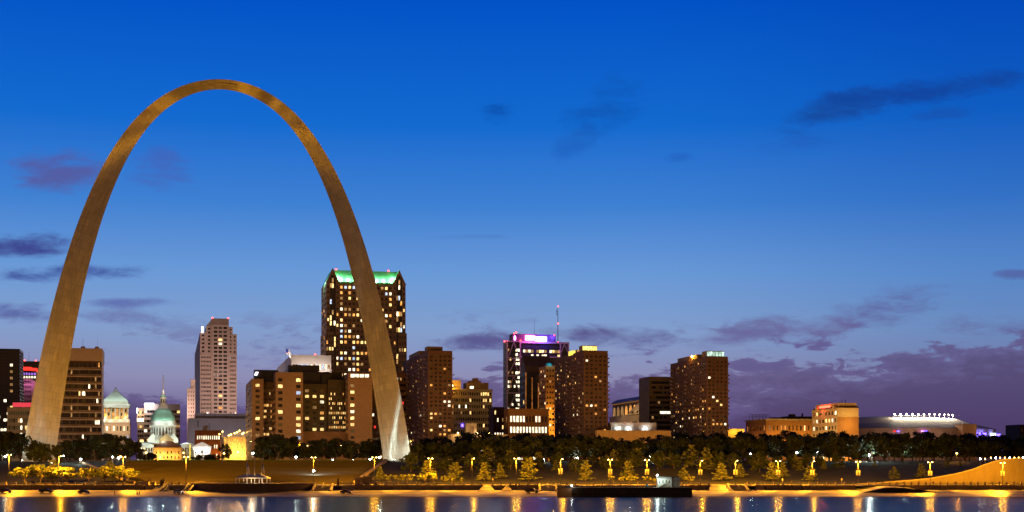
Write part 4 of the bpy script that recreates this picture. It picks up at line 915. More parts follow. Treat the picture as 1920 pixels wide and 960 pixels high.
# the office tower with the green roof
YM = 1380
b, w, d, h = lot('office_tower', 'broad dark office tower with a green floodlit gabled roof behind the arch', 'office tower', 602.5, 612, 760.5, YM, 528)
zt = lambda py: hz(b, py, YM); mb = MB(); pn = []
gw = 11.8
def ml(p): return random.choice(PAL+[L_warm]*2+[L_white]) if random.random() < (.42 if p['r'] > 4 else .34) else None
rz_ = dict(zb=2, zt=1, rec=.4)
rows = 32
mp_ = [(gw, 'n'), (w-gw, 'n')]
facade(mb, pn, (gw, 1.5), (1, 0), w-2*gw, 0, zt(530), dict(cols=13, rows=rows, ww=.56, wh=.5, mx=.4, lit=ml, pier=.5, zb=2, zt=1))
for x0 in (0, w-gw):
    # gabled corner bay: masonry with a dark glazed slot
    facade(mb, pn, (x0, 0), (1, 0), gw*.27, 0, zt(530), dict(cols=1, rows=rows, ww=.5, wh=.5, mx=.2, lit=.2, zb=2, zt=1)); facade(mb, pn, (x0+gw*.73, 0), (1, 0), gw*.27, 0, zt(530), dict(cols=1, rows=rows, ww=.5, wh=.5, mx=.2, lit=.2, zb=2, zt=1))
    facade(mb, pn, (x0+gw*.27, .5), (1, 0), gw*.46, 0, zt(519), dict(cols=3, rows=rows+2, ww=.86, wh=.84, mx=.05, lit=.2, zb=2, zt=.4, rec=.15), 1)
    for xs_, dr in ((x0+gw*.27, 1), (x0+gw*.73, -1)): facade(mb, pn, (xs_, 0) if dr > 0 else (xs_, .5), (0, 1) if dr > 0 else (0, -1), .5, 0, zt(530), None)
    pk = zt(502); ev = zt(530); xm = x0+gw/2
    mb.extrude([(x0-.5, ev), (x0+gw*.27, ev), (x0+gw*.27, zt(521)), (xm, zt(513)), (xm, pk)], 0, .8); mb.extrude([(x0+gw+.5, ev), (xm, pk), (xm, zt(513)), (x0+gw*.73, zt(521)), (x0+gw*.73, ev)], 0, .8)
    facade(mb, pn, (x0+(gw if x0 == 0 else 0), 0) if x0 == 0 else (x0, 1.5), (0, 1) if x0 == 0 else (0, -1), 1.5, 0, ev, None)
facade(mb, pn, (0, d), (0, -1), d, 0, zt(530), dict(cols=5, rows=rows, ww=.6, wh=.55, mx=.5, lit=.12, zb=2, zt=1)); facade(mb, pn, (w, 0), (0, 1), d, 0, zt(530), None); facade(mb, pn, (w, d), (-1, 0), w, 0, zt(530), None)
for x0, x1 in ((-.9, gw*.6), (w-gw*.6, w+.9)): block(mb, pn, x0, -1.4, x1, d-1, 0, zt(622), dict(cols=3, rows=20, ww=.55, wh=.5, mx=.3, lit=.28, zb=2, zt=1), None if x0 > 0 else dict(cols=5, rows=20, ww=.6, wh=.55, mx=.5, lit=.1))
mb.build('wall', [ledge, darkglass], b); finish(b, pn, glass)
rf = MB(); ev = zt(530); rg = zt(503.5); ys = 9
rf.face([(-.6, .9, ev), (w+.6, .9, ev), (w+.6, .9, ev+1.2), (-.6, .9, ev+1.2)])
rf.face([(gw*.5, 1.2, ev+.8), (w-gw*.5, 1.2, ev+.8), (w-gw*.5, ys, rg), (gw*.5, ys, rg)]); rf.face([(gw*.5, ys, rg), (w-gw*.5, ys, rg), (w-gw*.5, d-ys, rg), (gw*.5, d-ys, rg)]); rf.face([(gw*.5, d-ys, rg), (w-gw*.5, d-ys, rg), (w, d, ev), (0, d, ev)])
rf.face([(0, 0, ev), (0, d, ev), (gw*.5, d-ys, rg), (gw*.5, ys, rg)][::-1]); rf.face([(w, 0, ev), (w, d, ev), (w-gw*.5, d-ys, rg), (w-gw*.5, ys, rg)])
for x0 in (0, w-gw):
    xm = x0+gw/2; pk = zt(502)
    rf.face([(x0-.5, .4, ev), (xm, .4, pk), (xm, ys+2, pk), (x0-.5, ys+2, ev)]); rf.face([(x0+gw+.5, .4, ev), (x0+gw+.5, ys+2, ev), (xm, ys+2, pk), (xm, .4, pk)])
rf.build('gabled_roof', M('green roof metal', (.10, .36, .16), .5, .08, .2), b)
for i in range(8): lamp(b, (gw+2+i*(w-2*gw-4)/7, 1.6, ev+4.6), 4200, (.62, 1, .68), .4)
for x_ in (gw*.95, w-gw*.95): lamp(b, (x_, 3, ev+7), 3000, (.55, 1, .62), .3)
lamp(b, (-2.5, d*.4, ev+4), 8000, (.5, 1, .7), .3)
beacon(b, (gw*.5+4, ys, rg+.3), .8); beacon(b, (w-gw*.5-9, ys, rg+.3), .8)
# banded block in the gap right of the hotel
b, w, d, h = plain(None, 697, 768, 1090, 697, 'office_block', 'reddish brown banded office block behind the right arch leg', M('reddish brown cladding', (.2, .1, .06), .85), dict(cols=20, rows=14, ww=.95, wh=.45, mx=.3, zb=1, zt=3, lit=.07, pal=PALW+[LIT('red lit window', (1, .05, .03), 1.2)]), None, d=30)
# three brick apartment towers of one kind
def apartment(pxl, pxc, pxr, top, Y, label, boxes, litp=.11, bal=.75):
    b, w, d, h = lot('apartment_tower', label, 'apartment tower', pxl, pxc, pxr, Y, top); b['group'] = 'brick apartment towers of the same kind'
    mb = MB(); pn = []; rows = 26
    am = [L_warm, L_amber, L_amber, L_dim, L_dim, L_white]
    block(mb, pn, 0, 0, w, d, 0, h, dict(cols=5, rows=rows, ww=.55, wh=.5, mx=.5, zb=.5, zt=2.6, lit=.17, pal=am, pier=.25), dict(cols=16, rows=rows, ww=.55, wh=.5, mx=.8, zb=.5, zt=2.6, lit=litp, pal=am))
    mb.build('wall', redbrick, b); finish(b, pn, glass)
    fh = (h-3.1)/rows; bm_ = {}
    rr = random.Random(pxc)
    for c in (.10, .30, .52, .76, .93):
        for r in range(1, rows):
            if rr.random() < bal*.8:
                y0 = c*d-1.9
                mb = MB().box(-1.5, 0, 0, 0, 3.6, .2).box(-1.5, 0, .2, -1.42, 3.6, 1.0)
                k = ('l',)
                if k not in bm_: bm_[k] = mb.mesh('balcony', M('balcony concrete', (.38, .27, .19), .8))
                o = link(bpy.data.objects.new('balcony', bm_[k]), b); o.location = (0, y0, .5+r*fh)
    for r in range(1, rows):
        if rr.random() < .5:
            k = ('r',)
            if k not in bm_: bm_[k] = MB().box(0, 0, 0, 1.6, 3.2, .2).box(1.5, 0, .2, 1.6, 3.2, 1.0).mesh('balcony', M('balcony concrete'))
            o = link(bpy.data.objects.new('balcony', bm_[k]), b); o.location = (w, 1.2, .5+r*fh)
    for (xa_, xb_, ya_, yb_, pt, pb, kind) in boxes:
        x0, x1 = xa_*w, xb_*w; y0, y1 = ya_*d, yb_*d; z1 = h+pt; m = MB().box(x0, y0, h-.9, x1, y1, z1).build('penthouse', M('roof box cladding', (.2, .15, .11), .8), b)
        if kind:
            n = 6
            for i in range(n): pane_obj(dict(c=Vector((x0+(i+.5)*(x1-x0)/n, y0-.08, h+pt*.5)), rz=0, w=(x1-x0)/n*.84, h=pt*.75), kind, b)
    return b, w, d, h
b, w, d, h = apartment(756, 803, 848, 657, 1000, 'dark brick apartment tower with balconies just right of the arch', [(.08, .72, .1, .2, 3.6, 0, None), (.0, .8, .35, .75, 2.8, 0, None)])
yroof = LIT('yellow glowing roof box', (1, .74, .16), 2.6)
b, w, d, h = apartment(1040, 1095, 1139.5, 657, 1000, 'dark brick apartment tower with a glowing yellow box on its roof', [(.0, .62, .05, .16, 3.7, 0, yroof), (.1, .7, .3, .42, 2.4, 0, None)], .12)
MB().box(-.2, d*.36, h-.8, 3, d*.5, h+2.2).build('roof_lamp_box', LIT('amber glowing box', (1, .7, .1), 2.2), b); lamp(b, (2, d*.25, h+3), 1800, WARM, .4)
b, w, d, h = apartment(1257, 1325, 1365, 668, 1000, 'dark brick apartment tower with a bright orange lamp on its roof', [(.1, .92, .05, .18, 4.0, 0, LIT('greenish lit roof glass', (.7, 1, .8), 1.1)), (.1, .85, .3, .85, 3.0, 0, None)], .13, .9)
MB().lathe([(.2, -.6), (.8, 0), (.2, .6)], (.9, d*.42, h+2.2), 8).build('roof_lamp', bulbS, b); lamp(b, (-.6, d*.42, h+2.2), 5000, SODIUM, .4)
# old beige hotel
YB = 1180
b, w, d, h = lot('old_hotel', 'old beige stone block with rows of paired windows and a brown roof house', 'hotel', None, 845, 923, YB, 729, d=26)
zt = lambda py: hz(b, py, YB); mb = MB(); pn = []
def bl(p):
    r = p['rows']-1-p['r']; c = p['col']
    if r in (7, 8) and c > 4: return random.choice([L_warm, L_white, L_warm, L_amber]) if random.random() < .75 else None
    if r in (0, 1) and c > 12: return L_warm if random.random() < .6 else None
    return random.choice(PAL) if random.random() < .10 else None
block(mb, pn, 0, 0, w, d, 0, h, dict(cols=18, rows=11, ww=.62, wh=.5, mx=.6, zb=1, zt=1.3, lit=bl)); mb.box(-.4, -.5, h-1.1, w+.4, 0, h-.4)
mb.build('wall', beige, b); finish(b, pn)
rb = MB(); rb.box(14, 5, h-.9, w-2, 20, zt(716)).box(17, 6, zt(716), w-8, 18, zt(712)).box(20, 8, zt(712), 24, 14, zt(707)); rb.build('roof_house', M('brown stone', (.27, .19, .14), .85), b)
MB().box(1, 4, h-.9, 9, 16, zt(712)).build('roof_tank', beige, b); pane_obj(dict(c=Vector((18, 4.9, h+1.6)), rz=0, w=3, h=2), L_white, b)
MB().lathe([(.1, -.6), (.7, 0), (.1, .6)], (1.2, -.8, zt(723)), 8).build('roof_lamp', bulbS, b); lamp(b, (1.2, -2, zt(723)), 5000, SODIUM, .3)
MB().box(8.5, -.6, zt(800), 10.2, -.2, zt(795)).build('blue_sign', sig_blue, b)
# arched gateway and long low arcade in front
b, w, d, h = plain(None, 846, 952, 985, 814, 'arcade', 'low beige arcade with a tall arched gateway and warm lamps', M('pale beige render', (.5, .40, .28), .85), dict(cols=14, rows=1, ww=.8, wh=.34, mx=.5, zb=.1, zt=.1, lit=.75, pal=[L_warm, L_white]), None, d=12)
zt = lambda py: hz(b, py, 985); xq = (875-846)/F*985
ga = MB(); ga.box(xq, -1.4, 0, xq+2.0, 3, zt(794)).box(xq+4.6, -1.4, 0, xq+6.6, 3, zt(794)).box(xq+2, -1.4, zt(799), xq+4.6, 3, zt(794)).box(xq-.3, -1.7, zt(795), xq+6.9, 3.2, zt(793.6)); ga.box(xq+2, -.4, 0, xq+4.6, 3, zt(799)); ga.build('gateway', beige, b)
ar = MB()
for i in range(13):
    a = math.pi*i/12; q = math.pi*(i+1)/12
    if i < 12: ar.bar((xq+3.3+1.15*math.cos(a), -1.5, zt(803)+1.15*math.sin(a)), (xq+3.3+1.15*math.cos(q), -1.5, zt(803)+1.15*math.sin(q)), .14)
ar.build('arch_moulding', beige, b)
for px in (895, 918, 858): MB().lathe([(.1, -.4), (.45, 0), (.1, .4)], ((px-846)/F*985, -1.6, zt(812)), 8).build('globe_lamp', bulbS, b); lamp(b, ((px-846)/F*985, -2.6, zt(812)), 500, WARM, .3)
plain(None, 925.5, 946, 1120, 763, 'apartment_block', 'small dark brick block squeezed left of the arched brick hall', redbrick, dict(cols=4, rows=7, ww=.5, wh=.5, mx=.4, lit=.35, pal=PALW), None, d=18)
# braced tower with glowing signs
YA = 1300
b, w, d, h = lot('braced_tower', 'cross braced dark tower with pink and blue glowing roof signs', 'office tower', 943.5, 951, 1066, YA, 640)
zt = lambda py: hz(b, py, YA); mb = MB(); pn = []
xa = (976-951)/F*YA; xr = (1050-951)/F*YA+2
def al(p):
    if p['col'] >= 4 and p['rows']-1-p['r'] > 0: return random.choice([L_white, LIT('bright lit window', (1, .86, .55), 4)]) if random.random() < .8 else None
    return random.choice(PALW) if random.random() < .16 else None
def al2(p):
    r = p['rows']-1-p['r']
    return random.choice([L_white, L_warm, L_white, L_dim]) if (r in (1,) and random.random() < .75) or (r == 2 and random.random() < .4) or random.random() < .05 else None
facade(mb, pn, (0, .6), (1, 0), xa, 0, h, dict(cols=6, rows=26, ww=.8, wh=.55, mx=.3, zb=.5, zt=1.5, lit=al, rec=.2), 1)
facade(mb, pn, (xa, .6), (1, 0), xr-xa, 0, h, dict(cols=15, rows=26, ww=.86, wh=.6, mx=.3, zb=.5, zt=2.2, lit=al2, rec=.2), 1)
facade(mb, pn, (xr, .6), (1, 0), w-xr, 0, h, dict(cols=3, rows=26, ww=.7, wh=.5, mx=.3, zt=1.5, lit=.08, rec=.2), 1)
facade(mb, pn, (0, d), (0, -1), d-.6, 0, h, dict(cols=2, rows=26, ww=.7, wh=.7, mx=.4, zt=1.5, lit=.03)); facade(mb, pn, (w, .6), (0, 1), d-.6, 0, h); facade(mb, pn, (w, d), (-1, 0), w, 0, h); mb.face([(0, .6, h), (w, .6, h), (w, d, h), (0, d, h)])
mb.build('wall', [M('grey lilac cladding', (.5, .42, .46), .7), darkglass], b); finish(b, pn, glass2)
fr = MB(); z6 = h/7.0
for x_ in (0, xa, xr, w): fr.box(x_-.55, -.35, 0, x_+.55, .55, h+.3)
for i in range(8):
    z_ = h-i*z6; fr.box(.55, -.3, z_-.45, xa-.55, .5, z_+.45)
fr.box(xa+.55, -.3, h-1.2, xr-.55, .5, h+.3); fr.box(xa+.55, -.3, h-13.6, xr-.55, .5, h-12.6); fr.box(xr+.55, -.3, h-1.2, w-.55, .5, h+.3)
fr.build('frame', M('pale steel frame', (.70, .60, .62), .6), b)
for i in range(7):
    z1 = h-i*z6-.5; z0 = z1-z6+1
    if i % 2 == 0: MB().bar((.6, -.1, z0), (xa/2, -.1, z1), .42, n=4).bar((xa/2, -.1, z1), (xa-.6, -.1, z0), .42, n=4).build('brace', M('pale steel frame'), b)
    else: MB().bar((.6, -.1, z0), (xa/2+2, -.1, z1), .42, n=4).bar((xa/2, -.1, z1-1), (xa-.6, -.1, z0), .42, n=4).build('brace', M('pale steel frame'), b)
MB().bar((xr+.6, -.1, h-9), (xr+3.5, -.1, h-1.2), .4, n=4).bar((xr+3.5, -.1, h-1.2), (w-.6, -.1, h-9), .4, n=4).build('brace', M('pale steel frame'), b)
xs0, xs1 = (962-951)/F*YA, (1047-951)/F*YA
MB().box(xs0, 3, h, xs1, d-2, zt(625)).build('roof_house', M('violet grey louvres', (.13, .08, .12), .7), b)
f1 = MB().lathe([(.1, 0), (1, 0)], (0, 0, 0), 16, cap=False)
MB().box((987-951)/F*YA, 2.4, zt(637), (1006-951)/F*YA, 2.9, zt(627.5)).build('glowing_sign', sig_pink, b); MB().box((1006-951)/F*YA, 2.4, zt(638), (1029-951)/F*YA, 2.9, zt(629.5)).build('glowing_sign', LIT('blue white glowing sign', (.42, .40, 1), 8, False, True), b)
MB().box((1006-951)/F*YA, 2.6, zt(639.4), (1030-951)/F*YA, 2.95, zt(638)).build('glowing_sign', sig_blue, b)
e = MB(); c_ = ((967-951)/F*YA, 2.7, zt(633)); pts = [(c_[0]+1.0*math.cos(a), c_[2]+2.3*math.sin(a)) for a in [i*2*math.pi/16 for i in range(16)]]; e.extrude(pts, 2.4, 2.8); e.build('glowing_sign', sig_pink, b)
lamp(b, ((995-951)/F*YA, -4, zt(631)), 9000, (1, .12, .75), .5); lamp(b, ((1020-951)/F*YA, -4, zt(631)), 12000, (.15, .1, 1), .5); lamp(b, ((1040-951)/F*YA, 1, zt(630)), 2500, (.12, .08, 1), .5)
for px, py in ((946, 640), (951.5, 640), (977, 638), (966, 624.5), (970, 622), (1044, 626)): beacon(b, ((px-951)/F*YA, .2 if py > 630 else 3.2, zt(py)-.6), .55)
ax = (1051.5-951)/F*YA
mt = MB().bar((ax, 4, h), (ax, 4, zt(571)), .42, .16, 6).build('antenna_mast', darkmetal, b)
for py in (639, 603.5, 571): MB().lathe([(.1, -.6), (.7, 0), (.1, .6)], (ax, 3.4, zt(py)), 8).build('beacon', bulbR, mt)
dsh = MB()
for py in (578, 581, 584, 587): dsh.box(ax-1.3, 3.8, zt(py)-.35, ax-.5, 4.4, zt(py)+.35)
dsh.build('antenna_array', darkmetal, mt)
antenna(b, ((1007-951)/F*YA, 6, zt(625)), zt(597)-zt(625), .14)
# dark gabled glass block with copper edges
b, w, d, h = lot('glass_block', 'dark gabled glass block with copper lit edges before the braced tower', 'building', 974.5, 986, 1043, 1190, 698)
zt = lambda py: hz(b, py, 1190); mb = MB(); pn = []
block(mb, pn, 0, 0, w, d, 0, h, dict(cols=12, rows=14, ww=.9, wh=.7, mx=.2, rec=.1, lit=.12, pal=PALW), dict(cols=4, rows=14, ww=.7, wh=.6, mx=.3, lit=.06)); mb.build('wall', darkglass, b); finish(b, pn, glass2)
gb = MB(); x0, x1 = (986-986)/F*1190+1, (1040-986)/F*1190; y0 = 8
gb.box(x0, y0, h-.9, x1, y0+14, zt(684)); gb.face([(x0, y0, zt(684)), (x0, y0+14, zt(684)), (x0, y0+7, zt(664))][::-1]); gb.face([(x1, y0, zt(684)), (x1, y0+14, zt(684)), (x1, y0+7, zt(664))]); gb.face([(x0-.3, y0-.4, zt(685)), (x1+.3, y0-.4, zt(685)), (x1+.3, y0+7, zt(664)), (x0-.3, y0+7, zt(664))]); gb.face([(x1+.3, y0+14.4, zt(685)), (x0-.3, y0+14.4, zt(685)), (x0-.3, y0+7, zt(664)), (x1+.3, y0+7, zt(664))])
gb.build('gabled_roof', M('slate roof', (.10, .065, .075), .6), b)
cp = LIT('copper lit edge', (1, .3, .05), .55)  # copper strips get their lit look from added emission
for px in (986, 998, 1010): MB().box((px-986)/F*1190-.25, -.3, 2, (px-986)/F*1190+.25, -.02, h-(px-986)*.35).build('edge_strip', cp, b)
# orange banded tower with a teal dome
b, w, d, h = lot('office_block', 'orange lit banded tower with a small teal dome in the middle distance', 'building', 1010.5, 1023, 1046, 1150, 686)
zt = lambda py: hz(b, py, 1150); mb = MB(); pn = []
block(mb, pn, 0, 0, w, d, 0, h, dict(cols=4, rows=17, ww=.62, wh=.42, mx=.3, zt=1.5, lit=.1, pal=PALW), dict(cols=5, rows=17, ww=.9, wh=.4, mx=.3, lit=.2, pal=PALW)); mb.build('wall', M('orange cladding', (.52, .27, .09), .75), b); finish(b, pn)
MB().lathe([(3.2*math.cos(a), 3.6*math.sin(a)) for a in [i*math.pi/16 for i in range(8)]]+[(.05, 3.6)], (w*.42, 6, h-.6), 20).build('dome', M('teal dome', (.05, .30, .36), .4), b); lamp(b, (w*.42-1, -1, h+3), 900, (.3, .9, 1), .3)
for z_ in (8, 22, 36): lamp(b, (w*.5, -9, z_), 7000, (1, .50, .06), .4)
# arched brick hall
b, w, d, h = lot('brick_hall', 'four storey brick hall with arched glowing ground floor windows', 'building', 945, 953, 1029, 1030, 766)
zt = lambda py: hz(b, py, 1030); mb = MB(); pn = []
def kl(p):
    r = p['rows']-1-p['r']; c = p['col']
    return (L_white if c in (0, 1, 2, 3, 4, 8, 9) or (r == 1 and c in (5, 6, 7, 10, 11)) else None) if r in (0, 1) else (L_amber if (r == 2 and c == 1) or (r == 3 and c in (9,)) else (L_dim if random.random() < .3 else None))
block(mb, pn, 0, 0, w, d, 0, h, dict(cols=12, rows=4, ww=.6, wh=.55, mx=1, zb=3.2, zt=3.4, lit=kl), dict(cols=4, rows=4, ww=.5, wh=.5, mx=.6, zt=3.4, lit=.1)); mb.box(-.4, -.5, h-.7, w+.4, 0, h-.1); mb.box(-.2, -.25, h-3.0, w+.2, 0, h-2.6); mb.build('wall', orange_brick, b); finish(b, pn)
for r_, nm in ((5.9, 'top'),):
    for i in range(12):
        cw = (w-2)/12; x_ = 1+cw*(i+.5); zz = 3.2+(h-6.6)/4*3.78
        if i in (0, 1, 2, 3, 4, 8, 9): MB().lathe([(.02, 0), (cw*.3, 0), (cw*.3, .05)], (0, 0, 0), 14) 
for i, px in enumerate((976, 990, 1003)):
    x_ = (px-953)/F*1030; pts = [(x_+1.75*math.cos(a), 1.2+2.3*math.sin(a)) for a in [k*math.pi/14 for k in range(15)]]
    o = MB().extrude(pts, -.12, -.03).build('arched_window', L_white, b); o['label'] = 'glowing arched window'
    k = MB()
    for j in range(14):
        a, q = j*math.pi/14, (j+1)*math.pi/14; k.bar((x_+1.95*math.cos(a), -.15, 1.2+2.5*math.sin(a)), (x_+1.95*math.cos(q), -.15, 1.2+2.5*math.sin(q)), .22, n=4)
    k.bar((x_, -.16, 1.2), (x_, -.16, 3.4), .07, n=4); k.build('window_arch', orange_brick, o)
b['label'] = 'four storey brick hall with arched glowing ground floor windows'
# vaulted hall, its long side seen at a slant
b, w, d, h = lot('vaulted_hall', 'long slanting hall with a dark barrel vault and arched lit windows', 'building', None, 1143, 1224, 1255, 784, th=R(-77), d=28)
zt = lambda py: hz(b, py, 1255); mb = MB(); pn = []
block(mb, pn, 0, 0, w, d, 0, zt(784), dict(cols=26, rows=2, ww=.7, wh=.6, mx=.5, zb=.5, zt=1.2, lit=.5, pal=[L_amber, L_dim, L_amber]), dict(cols=6, rows=2, ww=.7, wh=.6, lit=.3)); mb.box(-.5, -.9, zt(784), w+.3, 0, zt(782.6))
mb.build('wall', beige, b); finish(b, pn)
mb = MB(); mb.box(2, 2, zt(784), w, d-2, zt(760)); mb.build('upper_storey', M('dark slate wall', (.09, .065, .065), .7), b)
for i in range(6):
    x_ = 8+i*11.2; pts = [(x_-3.2, zt(781)), (x_+3.2, zt(781))]+[(x_+3.2*math.cos(a), zt(772)+3.0*math.sin(a)) for a in [k*math.pi/8 for k in range(9)]]
    o = MB().extrude(pts, 1.8, 1.95).build('arched_window', L_amber if i > 2 else L_dim, b); k = MB()
    for j in range(8):
        a, q = j*math.pi/8, (j+1)*math.pi/8; k.bar((x_+3.7*math.cos(a), 1.8, zt(772)+3.5*math.sin(a)), (x_+3.7*math.cos(q), 1.8, zt(772)+3.5*math.sin(q)), .45, n=4)
    for xo in (-3.7, 3.7): k.bar((x_+xo, 1.8, zt(782)), (x_+xo, 1.8, zt(772)), .45, n=4)
    k.bar((x_, 1.7, zt(781)), (x_, 1.7, zt(768)), .3, n=4); k.build('window_arch', beige, o)
vt = MB(); n = 12; ym = d/2; ry = d/2-1.2; zz = zt(759.2); hv = zt(748)-zz
A = lambda t, x_: (x_, ym-ry*math.cos(t), zz+hv*math.sin(t))
for i in range(n):
    a, q = math.pi*i/n, math.pi*(i+1)/n
    vt.face([A(a, 1), A(a, w), A(q, w), A(q, 1)], 0, True); vt.face([A(a, 1), A(q, 1), (1, ym, zz)]); vt.face([A(q, w), A(a, w), (w, ym, zz)])
for i in range(14): vt.bar((1+i*8, ym-ry*.95, zz+hv*.3), (1+i*8, ym-ry*.5, zz+hv*.87), .25, n=4)
vt.build('vault', M('dark lead roof', (.07, .055, .06), .5), b)
MB().box(.6, .9, zt(760.2), w, 1.9, zt(758.8)).build('cornice', LIT('amber lit cornice', (1, .42, .1), .22), b)  # light along the cornice is painted in as a weak glow
mb = MB(); pn = []; mb.extrude([(72, zt(784)), (w+2, zt(784)), (w+2, zt(760)), (104, zt(764)), (96, zt(768)), (82, zt(776))], -7, -1)
mb.build('stepped_annex', beige, b)
for i in range(5): MB().box(84+i*6, -7.15, zt(783), 87.5+i*6, -7.02, zt(779)).build('window', (L_dim if i % 2 else glass), b)
for i in range(3): lamp(b, (40+i*28, -14, zt(788)), 2600, (1, .6, .25), .4)
# floodlit garage wall in front
b, w, d, h = plain(None, 1145, 1231, 1010, 792, 'parking_garage', 'pale floodlit garage wall with three starry floodlights', M('pale lilac wall', (.5, .44, .42), .85), None, None, d=20)
for px, c_ in ((1159, MERC), (1180, WHITE), (1213, WHITE)):
    x_ = (px-1145)/F*1010; z_ = hz(b, 802, 1010); q = MB().box(x_-.3, -1.2, z_+.2, x_+.3, -.0, z_+.5).build('flood_bracket', darkmetal, b); MB().lathe([(.1, -.5), (.6, -.2), (.5, .2)], (x_, -.9, z_), 8).build('flood_bulb', bulbM, q); lamp(b, (x_, -1.9, z_), 260, c_, .3)
b2, w, d, h = plain(None, 1120, 1258, 985, 806.5, 'retaining_wall', 'long low yellow lit wall below the floodlit garage', M('lamplit yellow wall', (.42, .26, .10), .85), None, None, d=5)  # yellow lamplight on this wall is put into its colour
for i in range(5): lamp(b2, (4+i*10, -5, 3), 420, (1, .55, .12), .3)
# dark slab
plain(1216, 1217, 1262, 1090, 706, 'office_block', 'plain dark office slab left of the orange roof lamp tower', M('dark slab cladding', (.10, .072, .06), .7), dict(cols=11, rows=16, ww=.95, wh=.5, mx=.4, rec=.2, zt=2.5, lit=lambda p: (L_white if (p['rows']-1-p['r'] == 6 and p['col'] > 4) else (L_dim if random.random() < .02 else None))), None, d=24)
b, w, d, h = plain(None, 1363, 1396, 1040, 804, 'retail_block', 'low yellow lit flat block right of the orange roof lamp tower', M('ochre render', (.5, .3, .08), .8), None, None, d=14)
lamp(b, (4, -4, h-2), 2500, (1, .6, .1), .3); lamp(b, (11, -4, h-2), 2500, (1, .6, .1), .3)
# brick warehouse
b, w, d, h = lot('warehouse', 'long brick warehouse with a heavy cornice and framework on its roof', 'warehouse', 1398.5, 1436, 1545, 1080, 785.5)
zt = lambda py: hz(b, py, 1080); mb = MB(); pn = []
wl = lambda p: random.choice([L_amber, L_warm, L_dim]) if random.random() < (.42 if p['col'] < 8 else .2) else None
block(mb, pn, 0, 0, w, d, 0, h, dict(cols=14, rows=4, ww=.34, wh=.52, mx=1.5, zb=.5, zt=3, lit=wl), dict(cols=10, rows=4, ww=.4, wh=.5, mx=1.5, zb=.5, zt=3, lit=.5, pal=[L_amber, L_dim])); mb.build('wall', orange_brick, b); finish(b, pn)
cn_ = MB(); cn_.box(-1.2, -1.2, h-.5, w+.6, 0, h+.15).box(-1.2, 0, h-.5, 0, d+.4, h+.15)
for i in range(40): cn_.box(i*w/40, -.8, h-1.2, i*w/40+.45, 0, h-.5)
cn_.build('cornice', beige, b)
fw = MB()
for i in range(6):
    for y_ in (14, 22): fw.bar((-4+i*2.6, y_, h-.9), (-4+i*2.6, y_, zt(776)), .12, n=4)
for z_ in (zt(776), zt(780)):
    for y_ in (14, 22): fw.bar((-4, y_, z_), (9, y_, z_), .12, n=4)
    fw.bar((-4, 14, z_), (-4, 22, z_), .12, n=4)
fw.build('roof_framework', darkmetal, b)
MB().box(8, 8, h-.9, 18, 14, zt(781.5)).box(21, 10, h-.9, w, 22, zt(779)).box(23, 9, h-.9, 27, 13, zt(775)).box(32, 9, h-.9, 33, 10, zt(773.5)).build('roof_house', black, b)
for x_ in (4, 14, 24, 34): lamp(b, (x_, -9, h*.5), 5200, (1, .5, .08), .4)
for y_ in (6, 18): lamp(b, (-7, y_, h*.4), 2600, (1, .45, .08), .4)
# hotel with a red sign
b, w, d, h = lot('hotel', 'yellow lit gabled hotel with a red glowing roof sign', 'hotel', 1522.5, 1570, 1610, 960, 764.5)
zt = lambda py: hz(b, py, 960); mb = MB(); pn = []
facade(mb, pn, (0, d), (0, -1), d, 0, h, dict(cols=8, rows=7, ww=.56, wh=.5, mx=.5, zb=.8, zt=.8, lit=.3, pal=[L_white, L_warm, L_dim]))
facade(mb, pn, (0, 0), (1, 0), w, 0, zt(781), None, 1); facade(mb, pn, (0, 0), (1, 0), w, zt(781), h, None, 0)
facade(mb, pn, (w, 0), (0, 1), d, 0, h, None); facade(mb, pn, (w, d), (-1, 0), w, 0, h, None)
mb.build('wall', [cream, orange_brick], b); finish(b, pn)
MB().box(-.35, -.35, zt(781)-.2, w+.3, 0, zt(781)+.2).build('string_course', cream, b)
rf = MB(); e_ = .6; i_ = 2.6; P = [(-e_, -e_, h), (w+e_, -e_, h), (w+e_, d+e_, h), (-e_, d+e_, h)]; Q = [(i_, i_*.6, zt(760)), (w-i_*.4, i_*.6, zt(760)), (w-i_*.4, d-i_, zt(760)), (i_, d-i_, zt(760))]
for k in range(4): rf.face([P[k], P[(k+1) % 4], Q[(k+1) % 4], Q[k]])
rf.face(P[::-1]); rf.build('mansard_roof', M('dark red tiles', (.12, .045, .03), .8), b)
MB().box(1.8, 1.4, zt(761), w-.6, d-2, zt(755)).build('roof_house', cream, b)
for y_ in (4.5, d-8):
    pts = [(-1.9, 0), (1.9, 0)]+[(1.9*math.cos(a), 1.2+1.9*math.sin(a)) for a in [k*math.pi/10 for k in range(11)]]
    m = MB().extrude(pts, -.2, 1.4); o = m.build('arched_gable', cream, b); o.location = (-.5, y_, h-1.2); o.rotation_euler = (0, 0, -math.pi/2)
sg = MB(); sg.box(1.0, d*.34, zt(763.5), 1.3, d*.78, zt(758.5)); sg.build('roof_sign', LIT('red neon sign', (1, .10, .05), 5, False, True), b)
lamp(b, (-1.5, d*.55, zt(761)), 2600, (1, .05, .03), .4)
for x_, z_ in ((w*.3, 4), (w*.8, 4), (w*.5, h*.7)): lamp(b, (x_, -7, z_), 4200, (1, .56, .1), .4)
for y_ in (5, 20, 34): lamp(b, (-8, y_, 6), 3600, (1, .56, .1), .4)
antenna(b, (w*.35, 4, zt(755)), 2.2, .3); antenna(b, (w*.5, 4, zt(755)), 2.2, .3); antenna(b, (2.2, d*.8, zt(756)), 1.8, .2)
